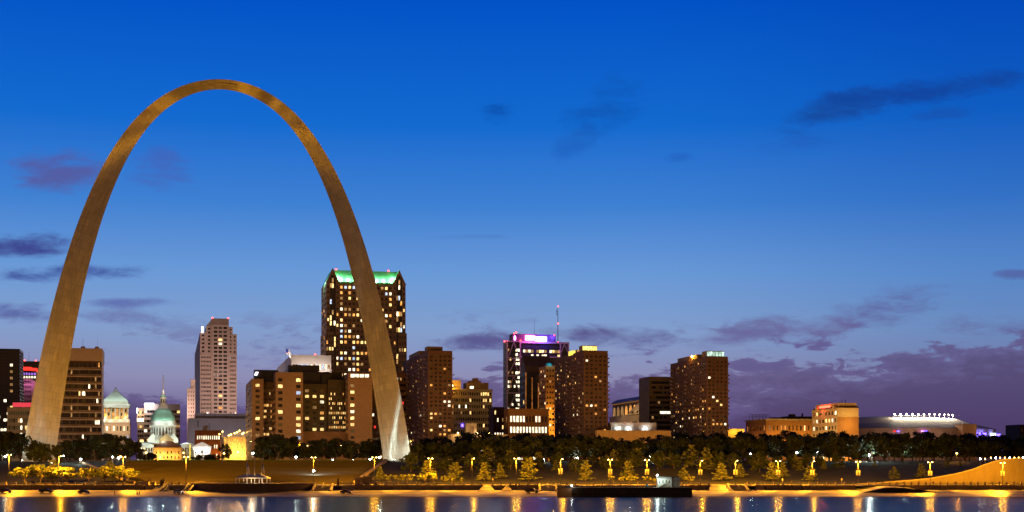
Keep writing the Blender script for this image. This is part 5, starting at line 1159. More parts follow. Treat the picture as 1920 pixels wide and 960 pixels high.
# stadium
YS = 1500
b = thing('stadium', 'low white roofed stadium with a row of twelve roof floodlights', 'stadium', (PX(1705, YS), YS+70, gz(0, YS)-.5), R(4))
zs = lambda py: PZ(py, YS)-b.location.z; k = YS/F
mb = MB(); n = 72; rx, ry = 202*k, 84
def ell(rx, ry, n=n): return [(rx*math.cos(2*math.pi*i/n), ry*math.sin(2*math.pi*i/n)) for i in range(n)]
mb.prism(ell(rx, ry), 0, zs(803)); mb.build('wall', M('pinkish stadium wall', (.5, .36, .30), .85), b)
rf = MB(); rings = [(1.01, zs(803)), (.97, zs(801)), (.82, zs(793.5)), (.80, zs(793))]
rings2 = [(.80, zs(793)), (.63, zs(782)), (.5, zs(779.5)), (.3, zs(777.5)), (.05, zs(777))]
def roof(rs, name, mat):
    m = MB(); m.v = [(rx*s*math.cos(2*math.pi*i/n), ry*s*math.sin(2*math.pi*i/n), z_) for s, z_ in rs for i in range(n)]
    for j in range(len(rs)-1):
        for i in range(n): m.f.append((j*n+i, j*n+(i+1) % n, (j+1)*n+(i+1) % n, (j+1)*n+i)); m.mi.append(0); m.sm.append(True)
    m.f.append(tuple((len(rs)-1)*n+i for i in range(n))); m.mi.append(0); m.sm.append(False)
    return m.build(name, mat, b)
roof(rings, 'outer_roof', M('grey membrane roof', (.30, .27, .32), .7, .1)); roof(rings2, 'inner_roof', M('white membrane roof', (.62, .57, .52), .7, .1))
for i in range(12):
    px = 1679+i*(1806-1679)/11; x_ = (px-1705)*k; y_ = -ry*.5; s_ = math.hypot(x_/rx, y_/ry)
    yq_ = -ry*math.sqrt(.62**2-min(.58, abs(x_)/rx)**2); z0 = zs(781.5); z1 = zs(775.8)
    q = MB().bar((x_, yq_, z0-2), (x_, yq_, z1), .16, n=6).build('floodlight_mast', white, b); MB().lathe([(.2, -.6), (.8, 0), (.2, .6)], (x_, yq_, z1+.4), 8).build('floodlight', LIT('warm floodlight', (1, .88, .66), 22, False), q)
    lamp(b, (x_, yq_-2.0, z1-.2), 4000, (1, .84, .6), .5)
MB().bar(((1679-1705)*k, -ry*.62, zs(777.8)), ((1806-1705)*k, -ry*.62, zs(777.8)), .16, n=4).build('floodlight_rail', white, b)
MB().box((1783-1705)*k, -ry-8, 0, (1809-1705)*k, -ry*.8, zs(796)).build('entrance_block', M('orange stone', (.46, .26, .13), .85), b)
for pa, pb, pa2, c_ in ((1821, 1836, 811.5, sig_blue), (1837.5, 1849, 811.5, sig_blue), (1864, 1877, 810.5, LIT('pale blue glowing sign', (.6, .8, 1), 6, False, True)), (1893, 1905, 811.5, sig_blue)):
    x0, x1 = (pa-1705)*k, (pb-1705)*k; s_ = max(-1, min(1, (x0+x1)/2/rx)); yy = -ry*math.sqrt(1-s_*s_)-1.5
    MB().box(x0, yy-.4, zs(815), x1, yy, zs(811)).build('glowing_sign', c_, b); lamp(b, ((x0+x1)/2, yy-3, zs(813)), 2600, (.15, .2, 1), .5)
for px in (1640, 1690, 1740, 1830, 1870): lamp(b, ((px-1705)*k, -ry-22, zs(814)), 4500, (1, .62, .36), .5)
for px, c_ in ((1655, sig_red), (1662, sig_blue), (1708, sig_pink), (1714, sig_blue)): MB().box((px-1705)*k, -ry-3, zs(810.5), (px-1705)*k+2.4, -ry-2.6, zs(808.5)).build('glowing_sign', c_, b)
plain(None, 1912, 1945, 1150, 796, 'office_block', 'small dark block at the right edge beyond the stadium', black, dict(cols=4, rows=5, ww=.5, wh=.5, mx=.5, lit=.05), None, d=20)
# ------------------------------------------------------------------ the riverside: walls, stairs, overlook
wallc = M('stained retaining wall', (.27, .19, .13), .85, .35, .5, bump=.2, stretch=(1, 1, .3)); wallp = M('pale retaining wall', (.40, .31, .22), .85, .25, .4)
YW = 611.4
def X0(px, Y=YW): return PX(px, Y)
def ret_wall(pa, pb, label, mat=wallc, top=4.05, bot=2.0):
    b = thing('retaining_wall', label, 'wall', (X0(pa), YW-.55, 0)); w = X0(pb)-X0(pa)
    m = MB(); m.box(0, 0, bot, w, .6, top); m.build('wall', mat, b)
    c = MB(); c.box(0, -.08, top, w, .7, top+.16); c.build('coping', wallp, b)
    n = max(1, int(w/6.5)); j = MB()
    for i in range(1, n): j.box(i*w/n-.04, -.02, bot, i*w/n+.04, 0, top)
    if n > 1: j.build('wall_joint', darkmetal, b)
    return b
ret_wall(-60, 270, 'long dark retaining wall below the left railing')
ret_wall(272, 299, 'short pale wall piece left of the service box', wallp, 3.9)
ret_wall(318, 352, 'pale orange lit wall between left stairs and overlook', wallp, 3.95)
ret_wall(626, 640, 'short dark wall beside the stairs right of the overlook', M('dark opening', (.05, .04, .03), .9), 3.7)
ret_wall(641, 665, 'short pale wall below the kiosk and truck', wallp, 3.9)
ret_wall(666, 905, 'long brown retaining wall right of the truck')
ret_wall(921, 948, 'brown wall stub between the ramp mouths', wallc, 3.9); ret_wall(954, 1009, 'brown wall below the railing left of the barge')
ret_wall(1290, 1331, 'brown wall just right of the barge'); ret_wall(1416, 1433, 'pale wall stub right of the stone stairs', wallp); ret_wall(1436, 1504, 'brown wall in two shades before the banner lamp'); ret_wall(1506, 1603, 'thin brown wall behind the rising ramp', wallc, 4.0)
ret_wall(1690, 2060, 'dark retaining wall at the far right edge')
def ramp(pa, pb, label, mat=levee_m):
    w = X0(pb)-X0(pa); x = X0(pa); m = MB(); m.face([(x-2, 602, 1.75), (x+w+2, 602, 1.75), (x+w, 611.9, 4.05), (x, 611.9, 4.05)]); m.face([(x-2, 602, 1.75), (x, 611.9, 4.05), (x, 611.9, 1)]); m.face([(x+w+2, 602, 1.75), (x+w, 611.9, 1), (x+w, 611.9, 4.05)])
    return tag(m.build('ramp', mat), kind='structure')
ramp(299, 317, ''); ramp(906, 920, ''); ramp(949, 953, ''); ramp(1332, 1362, '')
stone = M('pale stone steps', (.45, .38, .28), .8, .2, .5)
def stairs(pa, pb, label, lean=1):
    x, w = X0(pa), X0(pb)-X0(pa); b = thing('stone_stairs', label, 'stairs', (x, 604, 0))
    m = MB(); n = 10
    for i in range(n): m.box(.7, i*.72, 1.5, w-.7, 7.4, 2.05+i*.2)
    m.build('steps', stone, b)
    for xx_ in (0, w-.7):
        k = MB(); k.v = [(xx_, -1.2, 1.4), (xx_+.7, -1.2, 1.4), (xx_+.7, 7.4, 1.4), (xx_, 7.4, 1.4), (xx_, -1.2, 2.2), (xx_+.7, -1.2, 2.2), (xx_+.7, 7.4, 4.9), (xx_, 7.4, 4.9)]
        for q in ((3, 2, 1, 0), (4, 5, 6, 7), (0, 1, 5, 4), (1, 2, 6, 5), (2, 3, 7, 6), (3, 0, 4, 7)): k.f.append(q); k.mi.append(0); k.sm.append(False)
        k.build('side_wall', stone, b)
    h = MB(); h.bar((w/2, -.6, 3.0), (w/2, 7.2, 5.1), .05); [h.bar((w/2, yy_, 2+yy_*.28), (w/2, yy_, 3.15+yy_*.27), .04) for yy_ in (-.5, 2, 4.5, 7)]
    h.build('handrail', galv, b)
stairs(589, 626, 'wide stone stairs at the right end of the overlook'); stairs(1010, 1044, 'stone stairs just left of the black barge'); stairs(1363, 1399, 'stone stairs between two lamps right of the barge'); stairs(308, 320, 'narrow stone stairs by the dark service box'); stairs(352, 366, 'narrow stone stairs at the left end of the overlook')
# the curved overlook
b = thing('overlook_terrace', 'curved dark concrete overlook terrace bulging towards the river', 'terrace', (PX(470, 606), 612, 0))
hw = PX(588, 606)-PX(470, 606); n = 28
arc = [(hw*math.sin(R(90)*(2*i/n-1)), -12.5*math.cos(R(90)*(2*i/n-1))) for i in range(n+1)]
arc = [(hw*(2*i/n-1), -12.5*(1-(abs(2*i/n-1))**2.6)) for i in range(n+1)]
m = MB(); m.prism(arc+[(hw, 2), (-hw, 2)], .4, 4.75); m.build('curved_wall', M('dark overlook concrete', (.15, .105, .075), .85, .3, .5, stretch=(1, 1, .3)), b)
m = MB(); m.prism([(x_*1.004, y_*1.02-.1) for x_, y_ in arc]+[(hw, 2.1), (-hw, 2.1)], 4.75, 5.0); m.build('coping', wallp, b)
r_ = MB()
for x_, y_ in arc[1:-1]: r_.bar((x_*.98, y_*.95, 5), (x_*.98, y_*.95, 5.75), .05)
for (p, q) in zip(arc[1:-2], arc[2:-1]): r_.bar((p[0]*.98, p[1]*.95, 5.7), (q[0]*.98, q[1]*.95, 5.7), .05)
r_.build('railing', darkmetal, b)
# tent on the overlook
tw_, td = PX(504, 608)-PX(445, 608), 8
b = thing('marquee_tent', 'white hipped marquee tent on the overlook under the flagpoles', 'tent', (PX(445, 608), 604, 5.0))
H1, H2 = PZ(895.5, 608)-5.0, PZ(888.5, 608)-5.0
canvas = M('white tent canvas', (.75, .70, .64), .8, .08, 1)
m = MB(); c = [(0, 0, H1), (tw_, 0, H1), (tw_, td, H1), (0, td, H1)]; q = [(tw_*.27, td*.45, H2), (tw_*.73, td*.45, H2), (tw_*.73, td*.55, H2), (tw_*.27, td*.55, H2)]
for k in range(4): m.face([c[k], c[(k+1) % 4], q[(k+1) % 4], q[k]])
m.face(q); m.build('canopy', canvas, b)
m = MB(); m.box(0, -.02, H1-.35, tw_, .02, H1).box(0, td-.02, H1-.35, tw_, td+.02, H1).box(-.02, 0, H1-.35, .02, td, H1).box(tw_-.02, 0, H1-.35, tw_+.02, td, H1); m.build('valance', canvas, b)
for i in range(5):
    for y_ in (.1, td-.1): MB().bar((.1+i*(tw_-.2)/4, y_, 0), (.1+i*(tw_-.2)/4, y_, H1), .12, n=6).build('tent_pole', canvas, b)
lamp(b, (tw_*.5, -1.5, H1-1.1), 350, WARM, .2); lamp(b, (tw_*.5, td*.5, H1-.6), 260, WARM, .2)
for px, tp, nm in ((463, 861, 'left'), (477.5, 861, 'middle'), (491, 861, 'right')):
    Yp = 605; x_ = PX(px, Yp); H = PZ(tp, Yp)-5.0
    b = thing('flagpole', 'tall white flagpole on the overlook, %s of three' % nm, 'flagpole', (x_, Yp, 5.0), 0, 'flagpoles on the overlook')
    MB().bar((0, 0, 0), (0, 0, H), .13, .07, 8).build('pole', M('white painted pole', (.8, .78, .72), .4, .05), b); MB().lathe([(.02, 0), (.16, .15), (.02, .3)], (0, 0, H), 8).build('finial', galv, b)
    if px != 477.5:
        o = flag((x_+.1, Yp, 5.0+H-.6-(1.2 if px > 480 else 1.0)), 1.5, 2.2, 'drooping striped flag on the %s overlook flagpole' % nm, .3, 1.3)
    lamp(b, (.8, -1.5, .4), 160, (1, .8, .6), .1)
# the great stairs behind the overlook
b = thing('grand_staircase', 'broad brown stone staircase climbing from the road to the arch lawn', 'stairs', (0, 0, 0))
ta = [(PX(250, 650), 640.2), (PX(700, 640), 640.2)]; m = MB(); n = 62
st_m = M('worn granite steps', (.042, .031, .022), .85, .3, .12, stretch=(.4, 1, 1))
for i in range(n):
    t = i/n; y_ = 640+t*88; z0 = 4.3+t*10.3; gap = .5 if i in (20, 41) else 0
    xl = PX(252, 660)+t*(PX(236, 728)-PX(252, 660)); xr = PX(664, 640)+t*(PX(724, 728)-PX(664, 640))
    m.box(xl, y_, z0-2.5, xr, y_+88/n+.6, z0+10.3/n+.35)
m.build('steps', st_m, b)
def ramp_wall(b, a, c, th_, h0): 
    a, c = Vector(a), Vector(c); mm = MB(); d = Vector((c-a)[:2]).normalized(); s = Vector((d[1], -d[0]))*th_
    for_ = [(a.x-s.x, a.y-s.y), (a.x+s.x, a.y+s.y), (c.x+s.x, c.y+s.y), (c.x-s.x, c.y-s.y)]
    mm.v = [(p[0], p[1], (a.z if i < 2 else c.z)-3) for i, p in enumerate(for_)]+[(p[0], p[1], (a.z if i < 2 else c.z)+h0) for i, p in enumerate(for_)]
    for q in ((3, 2, 1, 0), (4, 5, 6, 7), (0, 1, 5, 4), (1, 2, 6, 5), (2, 3, 7, 6), (3, 0, 4, 7)): mm.f.append(q); mm.mi.append(0); mm.sm.append(False)
    mm.build('side_wall', wallp, b)
ramp_wall(b, (PX(664, 640), 640, 4.6), (PX(724, 728), 728, 15.0), .5, 1.0); ramp_wall(b, (PX(252, 640), 640, 4.6), (PX(150, 724), 724, 14.2), .4, .9)
lawn = M('mown lawn', (.035, .085, .022), .95, .3, .3)
MB().box(PX(236, 729), 729.2, 10, PX(724, 729), 790, 15.35).build('lawn', lawn)['kind'] = 'structure'
m = MB(); m.face([(PX(225, 735), 733, 15.37), (PX(245, 735), 733, 15.37), (PX(292, 850), 850, 16.3), (PX(280, 850), 850, 16.3)]); m.build('path', paving)['kind'] = 'structure'
# sweeping ramp wall at the far right
b = thing('ramp_wall', 'sweeping concrete ramp wall rising to the right edge, lit orange', 'wall', (0, 0, 0)); yq = 642
prof = [(1600, 909), (1634, 907.5), (1670, 904.5), (1710, 901.5), (1745, 898), (1790, 890), (1822, 882), (1845, 873), (1862, 867), (1880, 862.5), (1910, 860.5), (2050, 858)]
m = MB(); pts = [(PX(a, yq), PZ(c, yq)) for a, c in prof]; m.extrude([(pts[0][0], 2)]+[(pts[-1][0], 2)]+pts[::-1], yq, yq+1.2); m.build('wall', M('board marked concrete', (.21, .16, .10), .85, .25, .25, bump=.2, stretch=(1, 1, .25)), b)
cp_ = MB()
for (p, q) in zip(pts[:-1], pts[1:]): cp_.bar((p[0], yq+.6, p[1]+.1), (q[0], yq+.6, q[1]+.1), .5, n=4)
cp_.build('coping', wallp, b)
# flank of the right ramp, coloured near black throughout
b = thing('ramp_flank', 'dark lens shaped flank of the ramp above the waterline at the right', 'wall', (0, 0, 0)); yq = 596
prof = [(1607, 926), (1625, 922), (1645, 918), (1660, 914.8), (1675, 914.3), (1695, 915), (1720, 917.5), (1750, 922), (1766, 924.2)]
pts = [(PX(a, yq), PZ(c, yq)) for a, c in prof]
m = MB(); m.extrude([(pts[0][0], .6), (pts[-1][0], .6)]+pts[::-1], yq, yq+15); m.build('flank_wall', M('near black stone', (.018, .014, .011), .8, .4, .6), b)
tp_ = MB(); pp = [(PX(a, 600), PZ(c-.9, 600)) for a, c in prof]
for (p, q) in zip(pts[:-1], pts[1:]): tp_.face([(p[0], yq-.05, p[1]+.12), (q[0], yq-.05, q[1]+.12), (q[0], yq+15, q[1]+.5), (p[0], yq+15, p[1]+.5)])
tp_.build('ramp_surface', levee_m, b)
# railings with concrete posts
post_m = M('concrete posts', (.5, .40, .26), .8, .15, 1)
def railing(pa, pb, label, step=17.2, z=4.2):
    b = thing('railing', label, 'railing', (X0(pa, 612.3), 612.3, z)); w = X0(pb, 612.3)-X0(pa, 612.3); n = max(1, round((pb-pa)/step)); pm = MB().box(-.24, -.24, 0, .24, .24, 1.15).box(-.3, -.3, 1.15, .3, .3, 1.28).mesh('post', post_m)
    for i in range(n+1):
        o = link(bpy.data.objects.new('post', pm), b); o.location = (i*w/n, 0, 0)
    r = MB(); r.box(.2, -.05, .85, w-.2, .05, .95).box(.2, -.04, .5, w-.2, .04, .58).box(.2, -.04, .2, w-.2, .04, .28); r.build('rail', galv, b)
railing(-26, 270, 'long left railing above the dark wall', 19); railing(322, 350, 'short railing left of the overlook', 14); railing(641, 903, 'long railing right of the stairs before the arch'); railing(923, 1008, 'railing between the ramp and the stairs left of the barge')
railing(1046, 1330, 'railing behind the black barge'); railing(1402, 1600, 'railing right of the stone stairs'); railing(1628, 1790, 'railing along the foot of the sweeping wall, left part', 14); railing(1793, 1955, 'railing along the foot of the sweeping wall, right part', 14)
# ------------------------------------------------------------------ barge
YBg = 572; b = thing('barge', 'long black moored barge with a lit brown end', 'barge', (PX(1045, YBg), YBg, 0)); L = PX(1298, YBg)-PX(1045, YBg); Hb = PZ(913, YBg)
hull = M('black barge hull', (.022, .02, .019), .65, .5, .4, bump=.3, stretch=(.5, 1, 2)); m = MB()
xs = PX(1072.5, YBg)-PX(1045, YBg); m.box(xs, 0, -.6, L-1.2, 9, Hb-.25); m.extrude([(L-1.2, -.6), (L, -.6), (L, Hb-.7), (L-.6, Hb-.45), (L-1.2, Hb-.25)], 0, 9); m.build('hull', hull, b)
m = MB(); m.box(0, .4, -.6, xs-.1, 9, Hb-.45); m.build('end_pontoon', M('lamplit brown steel', (.19, .12, .06), .8, .25, 1.5), b)  # brown lamplight on this end is put into the steel colour
m = MB(); m.extrude([(.3, Hb-.45), (xs+3, Hb-.25), (xs+2, Hb+.02), (1.5, Hb-.08)], .2, 8.8); m.build('end_deck', hull, b)
m = MB(); m.box(xs, -.06, Hb-.25, L-1, 9, Hb-.1); m.build('deck', M('pale deck edge', (.42, .40, .34), .7, .2), b)
m = MB()
for i in range(7): m.box(xs+2+i*5.8, -.09, .1, xs+2.25+i*5.8, 0, Hb-.5)
m.box(xs, -.1, Hb*.42, L-1, 0, Hb*.5); m.build('rubbing_strake', M('grimy steel', (.06, .05, .04), .7), b)
m = MB()
for i in range(5): m.lathe([(.3, 0), (.2, .15), (.2, .4), (.32, .5), (.02, .55)], (xs+4+i*8.4, .7, Hb-.1), 8)
m.build('bollard', darkmetal, b)
for i in range(6):
    tx = xs+3.5+i*6.6; ty = MB(); [ty.bar((tx+.55*math.cos(a), -.22, Hb*.55+.55*math.sin(a)), (tx+.55*math.cos(a+.65), -.22, Hb*.55+.55*math.sin(a+.65)), .17, n=6) for a in [k_*.63 for k_ in range(10)]]; ty.build('tyre_fender', darkmetal, b)
MB().box(PX(1158, YBg)-PX(1045, YBg), -.05, Hb*.3, PX(1173, YBg)-PX(1045, YBg), 0, Hb*.72).build('hull_patch', M('grey hull patch', (.07, .06, .05), .8), b)
xl = PX(1072, YBg)-PX(1045, YBg); q = MB().bar((xl, .3, Hb-.2), (xl, .3, Hb+.45), .05).build('lamp_post', galv, b); MB().lathe([(.05, -.2), (.25, 0), (.05, .2)], (xl, .3, Hb+.5), 8).build('bulb', bulbM, q); lamp(b, (xl, -.5, Hb+.5), 160, WHITE, .15); lamp(b, (2.5, -5, Hb+.6), 260, SODIUM, .2)
# cabin on the barge
xc = PX(1233, YBg+3); cw = PX(1275.5, YBg+3)-xc; b = thing('barge_cabin', 'white deck cabin with a flat dark roof at the right end of the barge', 'cabin', (xc, YBg+3, Hb-.1))
Hc = PZ(894.5, YBg+3)-(Hb-.1); wc = cw*.62
m = MB(); pn = []; facade(m, pn, (0, 0), (1, 0), wc, 0, Hc, dict(cols=4, rows=1, ww=.28, wh=.5, mx=.2, zb=.9, zt=.5, rec=.1, lit=0)); facade(m, pn, (0, 4), (0, -1), 4, 0, Hc); m.face([(wc, 4, 0), (0, 4, 0), (0, 4, Hc), (wc, 4, Hc)]); m.face([(wc, 0, 0), (wc, 4, 0), (wc, 4, Hc), (wc, 0, Hc)])
m.build('front_wall', white, b); [pane_obj(p, glass, b) for p in pn]
m = MB(); pn = []; facade(m, pn, (wc+.05, .9), (1, 0), cw-wc, 0, Hc-.1, dict(cols=2, rows=1, ww=.25, wh=.3, mx=.6, zb=1.6, zt=.6, rec=.1, lit=0)); m.box(wc+.05, 1.3, 0, cw+.05, 5, Hc-.1); m.build('rear_room', M('grey painted steel', (.38, .38, .38), .7, .15), b); [pane_obj(p, glass, b) for p in pn]
m = MB(); m.box(-.4, -.8, Hc, wc+.2, 4.4, Hc+.22).box(wc+.2, .5, Hc-.1, cw+.4, 5.2, Hc+.12); m.build('roof', black, b)
MB().box(wc*.62, -.06, 0, wc*.62+.95, 0, 2.1).build('door', beige, b)
m = MB(); m.v = [(.4, -1.4, 0), (wc*.6, -1.4, 0), (wc*.6, -.9, 0), (.4, -.9, 0), (wc*.45, -1.4, 1.3), (wc*.6, -1.4, 1.3), (wc*.6, -.9, 1.3), (wc*.45, -.9, 1.3)]
for q in ((3, 2, 1, 0), (4, 5, 6, 7), (0, 1, 5, 4), (1, 2, 6, 5), (2, 3, 7, 6), (3, 0, 4, 7)): m.f.append(q); m.mi.append(0); m.sm.append(False)
m.build('gangway', galv, b)
xl = PX(1232.5, YBg+2)-xc; q = MB().bar((xl, -.6, 0), (xl, -.6, Hc+.4), .07).build('lamp_post', galv, b); MB().lathe([(.08, -.3), (.36, 0), (.08, .3)], (xl, -.6, Hc+.65), 10).build('bulb', bulbM, q); lamp(b, (xl, -1.4, Hc+.6), 1300, MERC, .25); lamp(b, (xl+2.5, -2.6, Hc-.3), 160, MERC, .25)
bl_ = thing('waste_bin', 'blue bin on the barge deck left of the white cabin', 'bin', (PX(1213, YBg+2), YBg+2, Hb-.1)); MB().lathe([(.5, 0), (.6, 1.1)], (0, 0, 0), 12).build('bin_body', M('blue plastic', (.05, .2, .35), .5), bl_); MB().lathe([(.66, 1.1), (.62, 1.3), (.1, 1.45)], (0, 0, 0), 12).build('lid', darkmetal, bl_)
# ------------------------------------------------------------------ cars
tyre = M('tyre rubber', (.015, .015, .015), .8, .1); rim = M('wheel rim', (.4, .4, .4), .35, .1, metal=.8)
head_on = LIT('car head lamp', (1, .95, .8), 2.5, False); tail = M('tail lamp red', (.35, .01, .01), .3, .1)
def car(kind, px, Y, z, rz, label, col, head=None, group=None):
    nm = {'sedan': 'parked_car', 'suv': 'parked_car', 'pickup': 'pickup_truck'}[kind]
    b = thing(nm, label, 'car' if kind != 'pickup' else 'pickup', (PX(px, Y), Y, z), rz, group)
    paint = M('car paint '+col[0], col[1], .28, .05, 1, metal=.2, spec=.6); W_ = .9
    if kind == 'sedan': Lc = 4.7; body = [(-2.3, .35), (2.3, .35), (2.35, .62), (2.2, .82), (1.1, .95), (-1.6, .98), (-2.25, .92), (-2.35, .6)]; cab = [(1.15, .94), (.45, 1.42), (-.85, 1.45), (-1.75, .96)]
    elif kind == 'suv': Lc = 4.7; body = [(-2.3, .4), (2.3, .4), (2.35, .75), (2.25, 1.0), (1.2, 1.12), (-2.2, 1.12), (-2.33, .8)]; cab = [(1.2, 1.1), (.55, 1.72), (-1.95, 1.75), (-2.22, 1.1)]
    else: Lc = 5.6; body = [(-2.8, .55), (2.75, .55), (2.8, .9), (2.65, 1.15), (1.4, 1.25), (-2.78, 1.25)]; cab = [(1.35, 1.24), (.75, 1.85), (-.55, 1.88), (-.75, 1.24)]
    m = MB(); m.extrude(body[::1], -W_, W_); 
    if kind == 'pickup': m.box(-2.78, -W_, 1.25, -.75, -W_+.1, 1.4).box(-2.78, W_-.1, 1.25, -.75, W_, 1.4).box(-2.78, -W_, 1.25, -2.68, W_, 1.4)
    o = m.build('body', paint, b); bv = o.modifiers.new('round', 'BEVEL'); bv.width = .09; bv.segments = 2
    m = MB(); m.extrude([(cab[0][0]-.08, cab[0][1]), (cab[1][0]-.02, cab[1][1]-.06), (cab[2][0]+.02, cab[2][1]-.06), (cab[3][0]+.08, cab[3][1])], -W_+.1, W_-.1); m.build('window', glass, b)
    m = MB(); c1, c2 = cab[1], cab[2]; m.box(c2[0], -W_+.14, c1[1]-.08, c1[0], W_-.14, c1[1]+.03)
    for a, q in ((cab[0], cab[1]), (cab[2], cab[3]), (((cab[0][0]+cab[3][0])/2, cab[0][1]), ((c1[0]+c2[0])/2, c1[1]))):
        for s in (-1, 1): m.bar((a[0], s*(W_-.1), a[1]), (q[0], s*(W_-.12), q[1]), .05, n=4)
    m.build('roof', paint, b)
    for x_ in (-Lc*.30, Lc*.31):
        for s in (-1, 1):
            w = MB(); w.bar((x_, s*(W_-.2), .34), (x_, s*(W_+.03), .34), .34, n=14); w.build('wheel', tyre, b)
            MB().bar((x_, s*(W_+.02), .34), (x_, s*(W_+.05), .34), .2, n=10).build('rim', rim, b.children[-1])
    for s in (-1, 1):
        xf = max(p[0] for p in body); zf = body[3][1]-.22 if kind != 'pickup' else .95
        MB().box(xf-.1, s*.62-.16, zf-.08, xf+.03, s*.62+.16, zf+.08).build('headlight', head or rim, b); MB().box(-xf-.02, s*.68-.12, zf-.1, -xf+.08, s*.68+.12, zf+.12).build('tail_light', tail, b)
    return b
BLK = ('black', (.012, .012, .013)); RED = ('dark red', (.10, .012, .01)); SIL = ('silver', (.32, .32, .33)); WHT = ('white', (.7, .7, .68)); BLU = ('dark blue', (.02, .025, .05))
def lz(Y): return gz(0, Y)+.07
car('suv', 11, 594, lz(594), R(2), 'dark red brown suv parked at the left edge of the levee', RED)
car('pickup', 86.5, 593, lz(593), R(-2), 'black pickup parked side on on the cobbled levee', BLK)
car('sedan', 157.5, 592, lz(592), R(0), 'black sedan parked on the levee right of the pickup', BLK)
car('suv', 335, 590, lz(590), R(-38), 'silver grey suv parked obliquely on the levee below the stairs', SIL, head_on)
car('sedan', 649.5, 591, lz(591), R(-18), 'dark sedan parked on the levee below the box truck', RED)
car('pickup', 998, 593, lz(593), R(-24), 'dark pickup parked on the levee left of the barge', BLU)
car('sedan', 165, 622, 4.02, R(180), 'white car on the road behind the left railing', WHT); car('sedan', 262, 621, 4.02, 0, 'dark car on the road near the end of the left railing', BLK)
car('sedan', 731, 622, 4.02, 0, 'pale car on the road right of the box truck', SIL); car('suv', 796, 622, 4.02, R(180), 'silver suv on the road below the big golden tree', SIL)
# box truck and kiosk
b = thing('box_truck', 'beige box truck parked on the road beside the kiosk', 'truck', (PX(695, 618), 617.5, 4.13)); tb_ = PX(702, 618)-PX(681, 618); x0 = PX(681, 618)-PX(695, 618)
MB().box(x0, -1.2, 1.0, x0+tb_*.88, 1.2, 3.6).build('cargo_box', M('dull beige panel', (.33, .25, .16), .7, .1), b)
m = MB(); xa_ = x0+tb_*.89; m.extrude([(xa_, .6), (xa_+2.0, .6), (xa_+2.0, 1.35), (xa_+1.3, 1.5), (xa_+.9, 2.35), (xa_, 2.4)], -1.1, 1.1); m.build('cab', M('cream paint', (.5, .42, .28), .4, .05), b); m = MB(); m.extrude([(xa_+1.28, 1.52), (xa_+1.36, 1.56), (xa_+1.0, 2.3), (xa_+.92, 2.26)], -1, 1); m.build('windscreen', glass, b)
MB().box(x0, -1.0, .65, xa_+1.9, 1.0, .98).build('chassis', darkmetal, b)
for x_ in (x0+1, x0+2.1, xa_+1.2):
    for s in (-1, 1): MB().bar((x_, s*.8, .45), (x_, s*1.12, .45), .45, n=12).build('wheel', tyre, b)
b = thing('kiosk', 'small square orange lit kiosk left of the box truck', 'kiosk', (PX(665, 616), 615.5, 4.13)); w = PX(680, 616)-PX(665, 616)
m = MB(); m.box(0, 0, 0, w, 2.4, 2.7); m.build('wall', wallp, b); MB().box(-.3, -.4, 2.7, w+.3, 2.7, 3.4).build('roof', cream, b); MB().box(.9, -.06, .0, w-1.1, -.005, 2.1).build('door', M('brown door', (.2, .12, .06), .7), b)
b = thing('service_box', 'dark square service box at the right end of the left stairs', 'utility box', (PX(300, 611), 611, 4.1)); MB().box(0, 0, 0, 1.7, 1.6, 1.9).build('cabinet', M('brown cabinet', (.12, .08, .05), .7), b); MB().box(-.1, -.1, 1.9, 1.8, 1.7, 2.02).build('lid', darkmetal, b)
b = thing('service_box', 'dark service box right of the stairs by the kiosk', 'utility box', (PX(632, 611), 611, 4.1)); MB().box(0, 0, 0, .9, 1, 2.3).build('cabinet', M('brown cabinet'), b); MB().box(-.06, -.06, 2.3, .96, 1.06, 2.4).build('lid', darkmetal, b)
for px, pw, nm in ((272, 4.2, 'left pale stone planter right of the left railing'), (284, 4.4, 'right pale stone planter near the service box')):
    b = thing('planter', nm, 'planter', (PX(px, 613), 612.6, 4.13)); MB().box(0, 0, 0, 1.5, 1.5, 1.25).build('planter_box', post_m, b); MB().box(-.1, -.1, 1.25, 1.6, 1.6, 1.4).build('rim', stone, b)
bench_m = M('dark bench slats', (.05, .035, .025), .7)
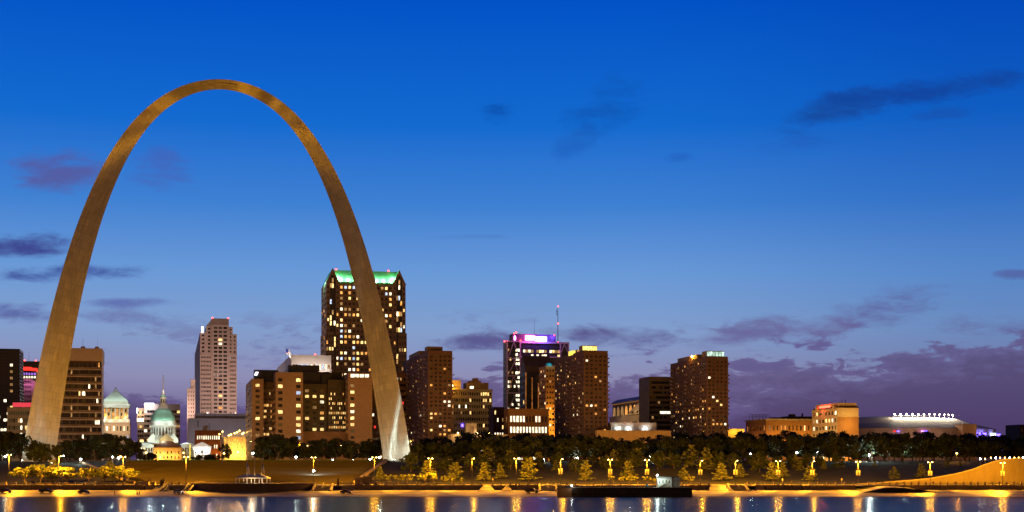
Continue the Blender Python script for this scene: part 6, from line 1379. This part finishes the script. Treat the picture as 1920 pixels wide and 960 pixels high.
for px, w in ((55, 'left of the first yellow tree'), (74, 'below the first yellow tree'), (92, 'between the first and second yellow trees'), (123, 'below the rightmost tree of the left yellow group'), (190, 'just right of the white car'), (207, 'below the middle of the second yellow tree group'), (226, 'below the right of the second yellow tree group')):
    b = thing('park_bench', 'dark bench behind the left railing '+w, 'bench', (PX(px, 634), 633.5, 4.13), 0, 'benches under the left street trees')
    MB().box(-1.1, -.3, .42, 1.1, .25, .5).build('seat', bench_m, b); MB().box(-1.1, .25, .55, 1.1, .33, 1.0).build('backrest', bench_m, b)
    for x_ in (-.9, .9): MB().box(x_-.06, -.28, 0, x_+.06, .33, .42).build('leg', darkmetal, b)
for px, w in ((215, 'near the waterline below the yellow trees'), (257, 'left one of two below the left wall end'), (261, 'right one of two below the left wall end')):
    b = thing('mooring_post', 'dark iron mooring post '+w, 'mooring post', (PX(px, 586), 586, lz(586)-.1)); MB().lathe([(.28, 0), (.22, .2), (.2, 1.0), (.32, 1.1), (.3, 1.3), (.05, 1.4)], (0, 0, 0), 10).build('post', darkmetal, b); MB().lathe([(.5, 0), (.45, .12)], (0, 0, 0), 10).build('base', darkmetal, b)
for px, Yq, w in ((281, 613, 'near the planters'), (306, 613, 'beside the dark service box'), (635, 613, 'beside the service box near the kiosk'), (924, 634, 'behind the ramp'), (1033, 613, 'at the stairs left of the barge'), (1467, 634, 'right of the banner lamp'), (1578, 634, 'left of the sweeping wall')):
    b = thing('sign_post', 'small pale sign on a thin post '+w, 'sign', (PX(px, Yq), Yq, 4.1), 0, 'small sign posts by the road'); MB().bar((0, 0, 0), (0, 0, 2.6), .05).build('post', galv, b); MB().box(-.3, -.06, 1.9, .3, -.03, 2.7).build('sign_plate', wallp, b)

for i, px in enumerate((1838, 1847, 1858, 1867, 1875, 1884, 1893, 1902, 1910, 1918)):  # row of car headlights, built as globe lamps on the wall
    park_lamp(px, 858.5 if px > 1850 else 860.5, 655, 'headlight built as a globe lamp on the sweeping ramp wall, %s' % ('leftmost' if i == 0 else 'rightmost in view' if i == 9 else ORD[i]), WARM, 60, 'headlights built as globe lamps along the ramp wall', bulbO if i % 3 else bulbM, .22)
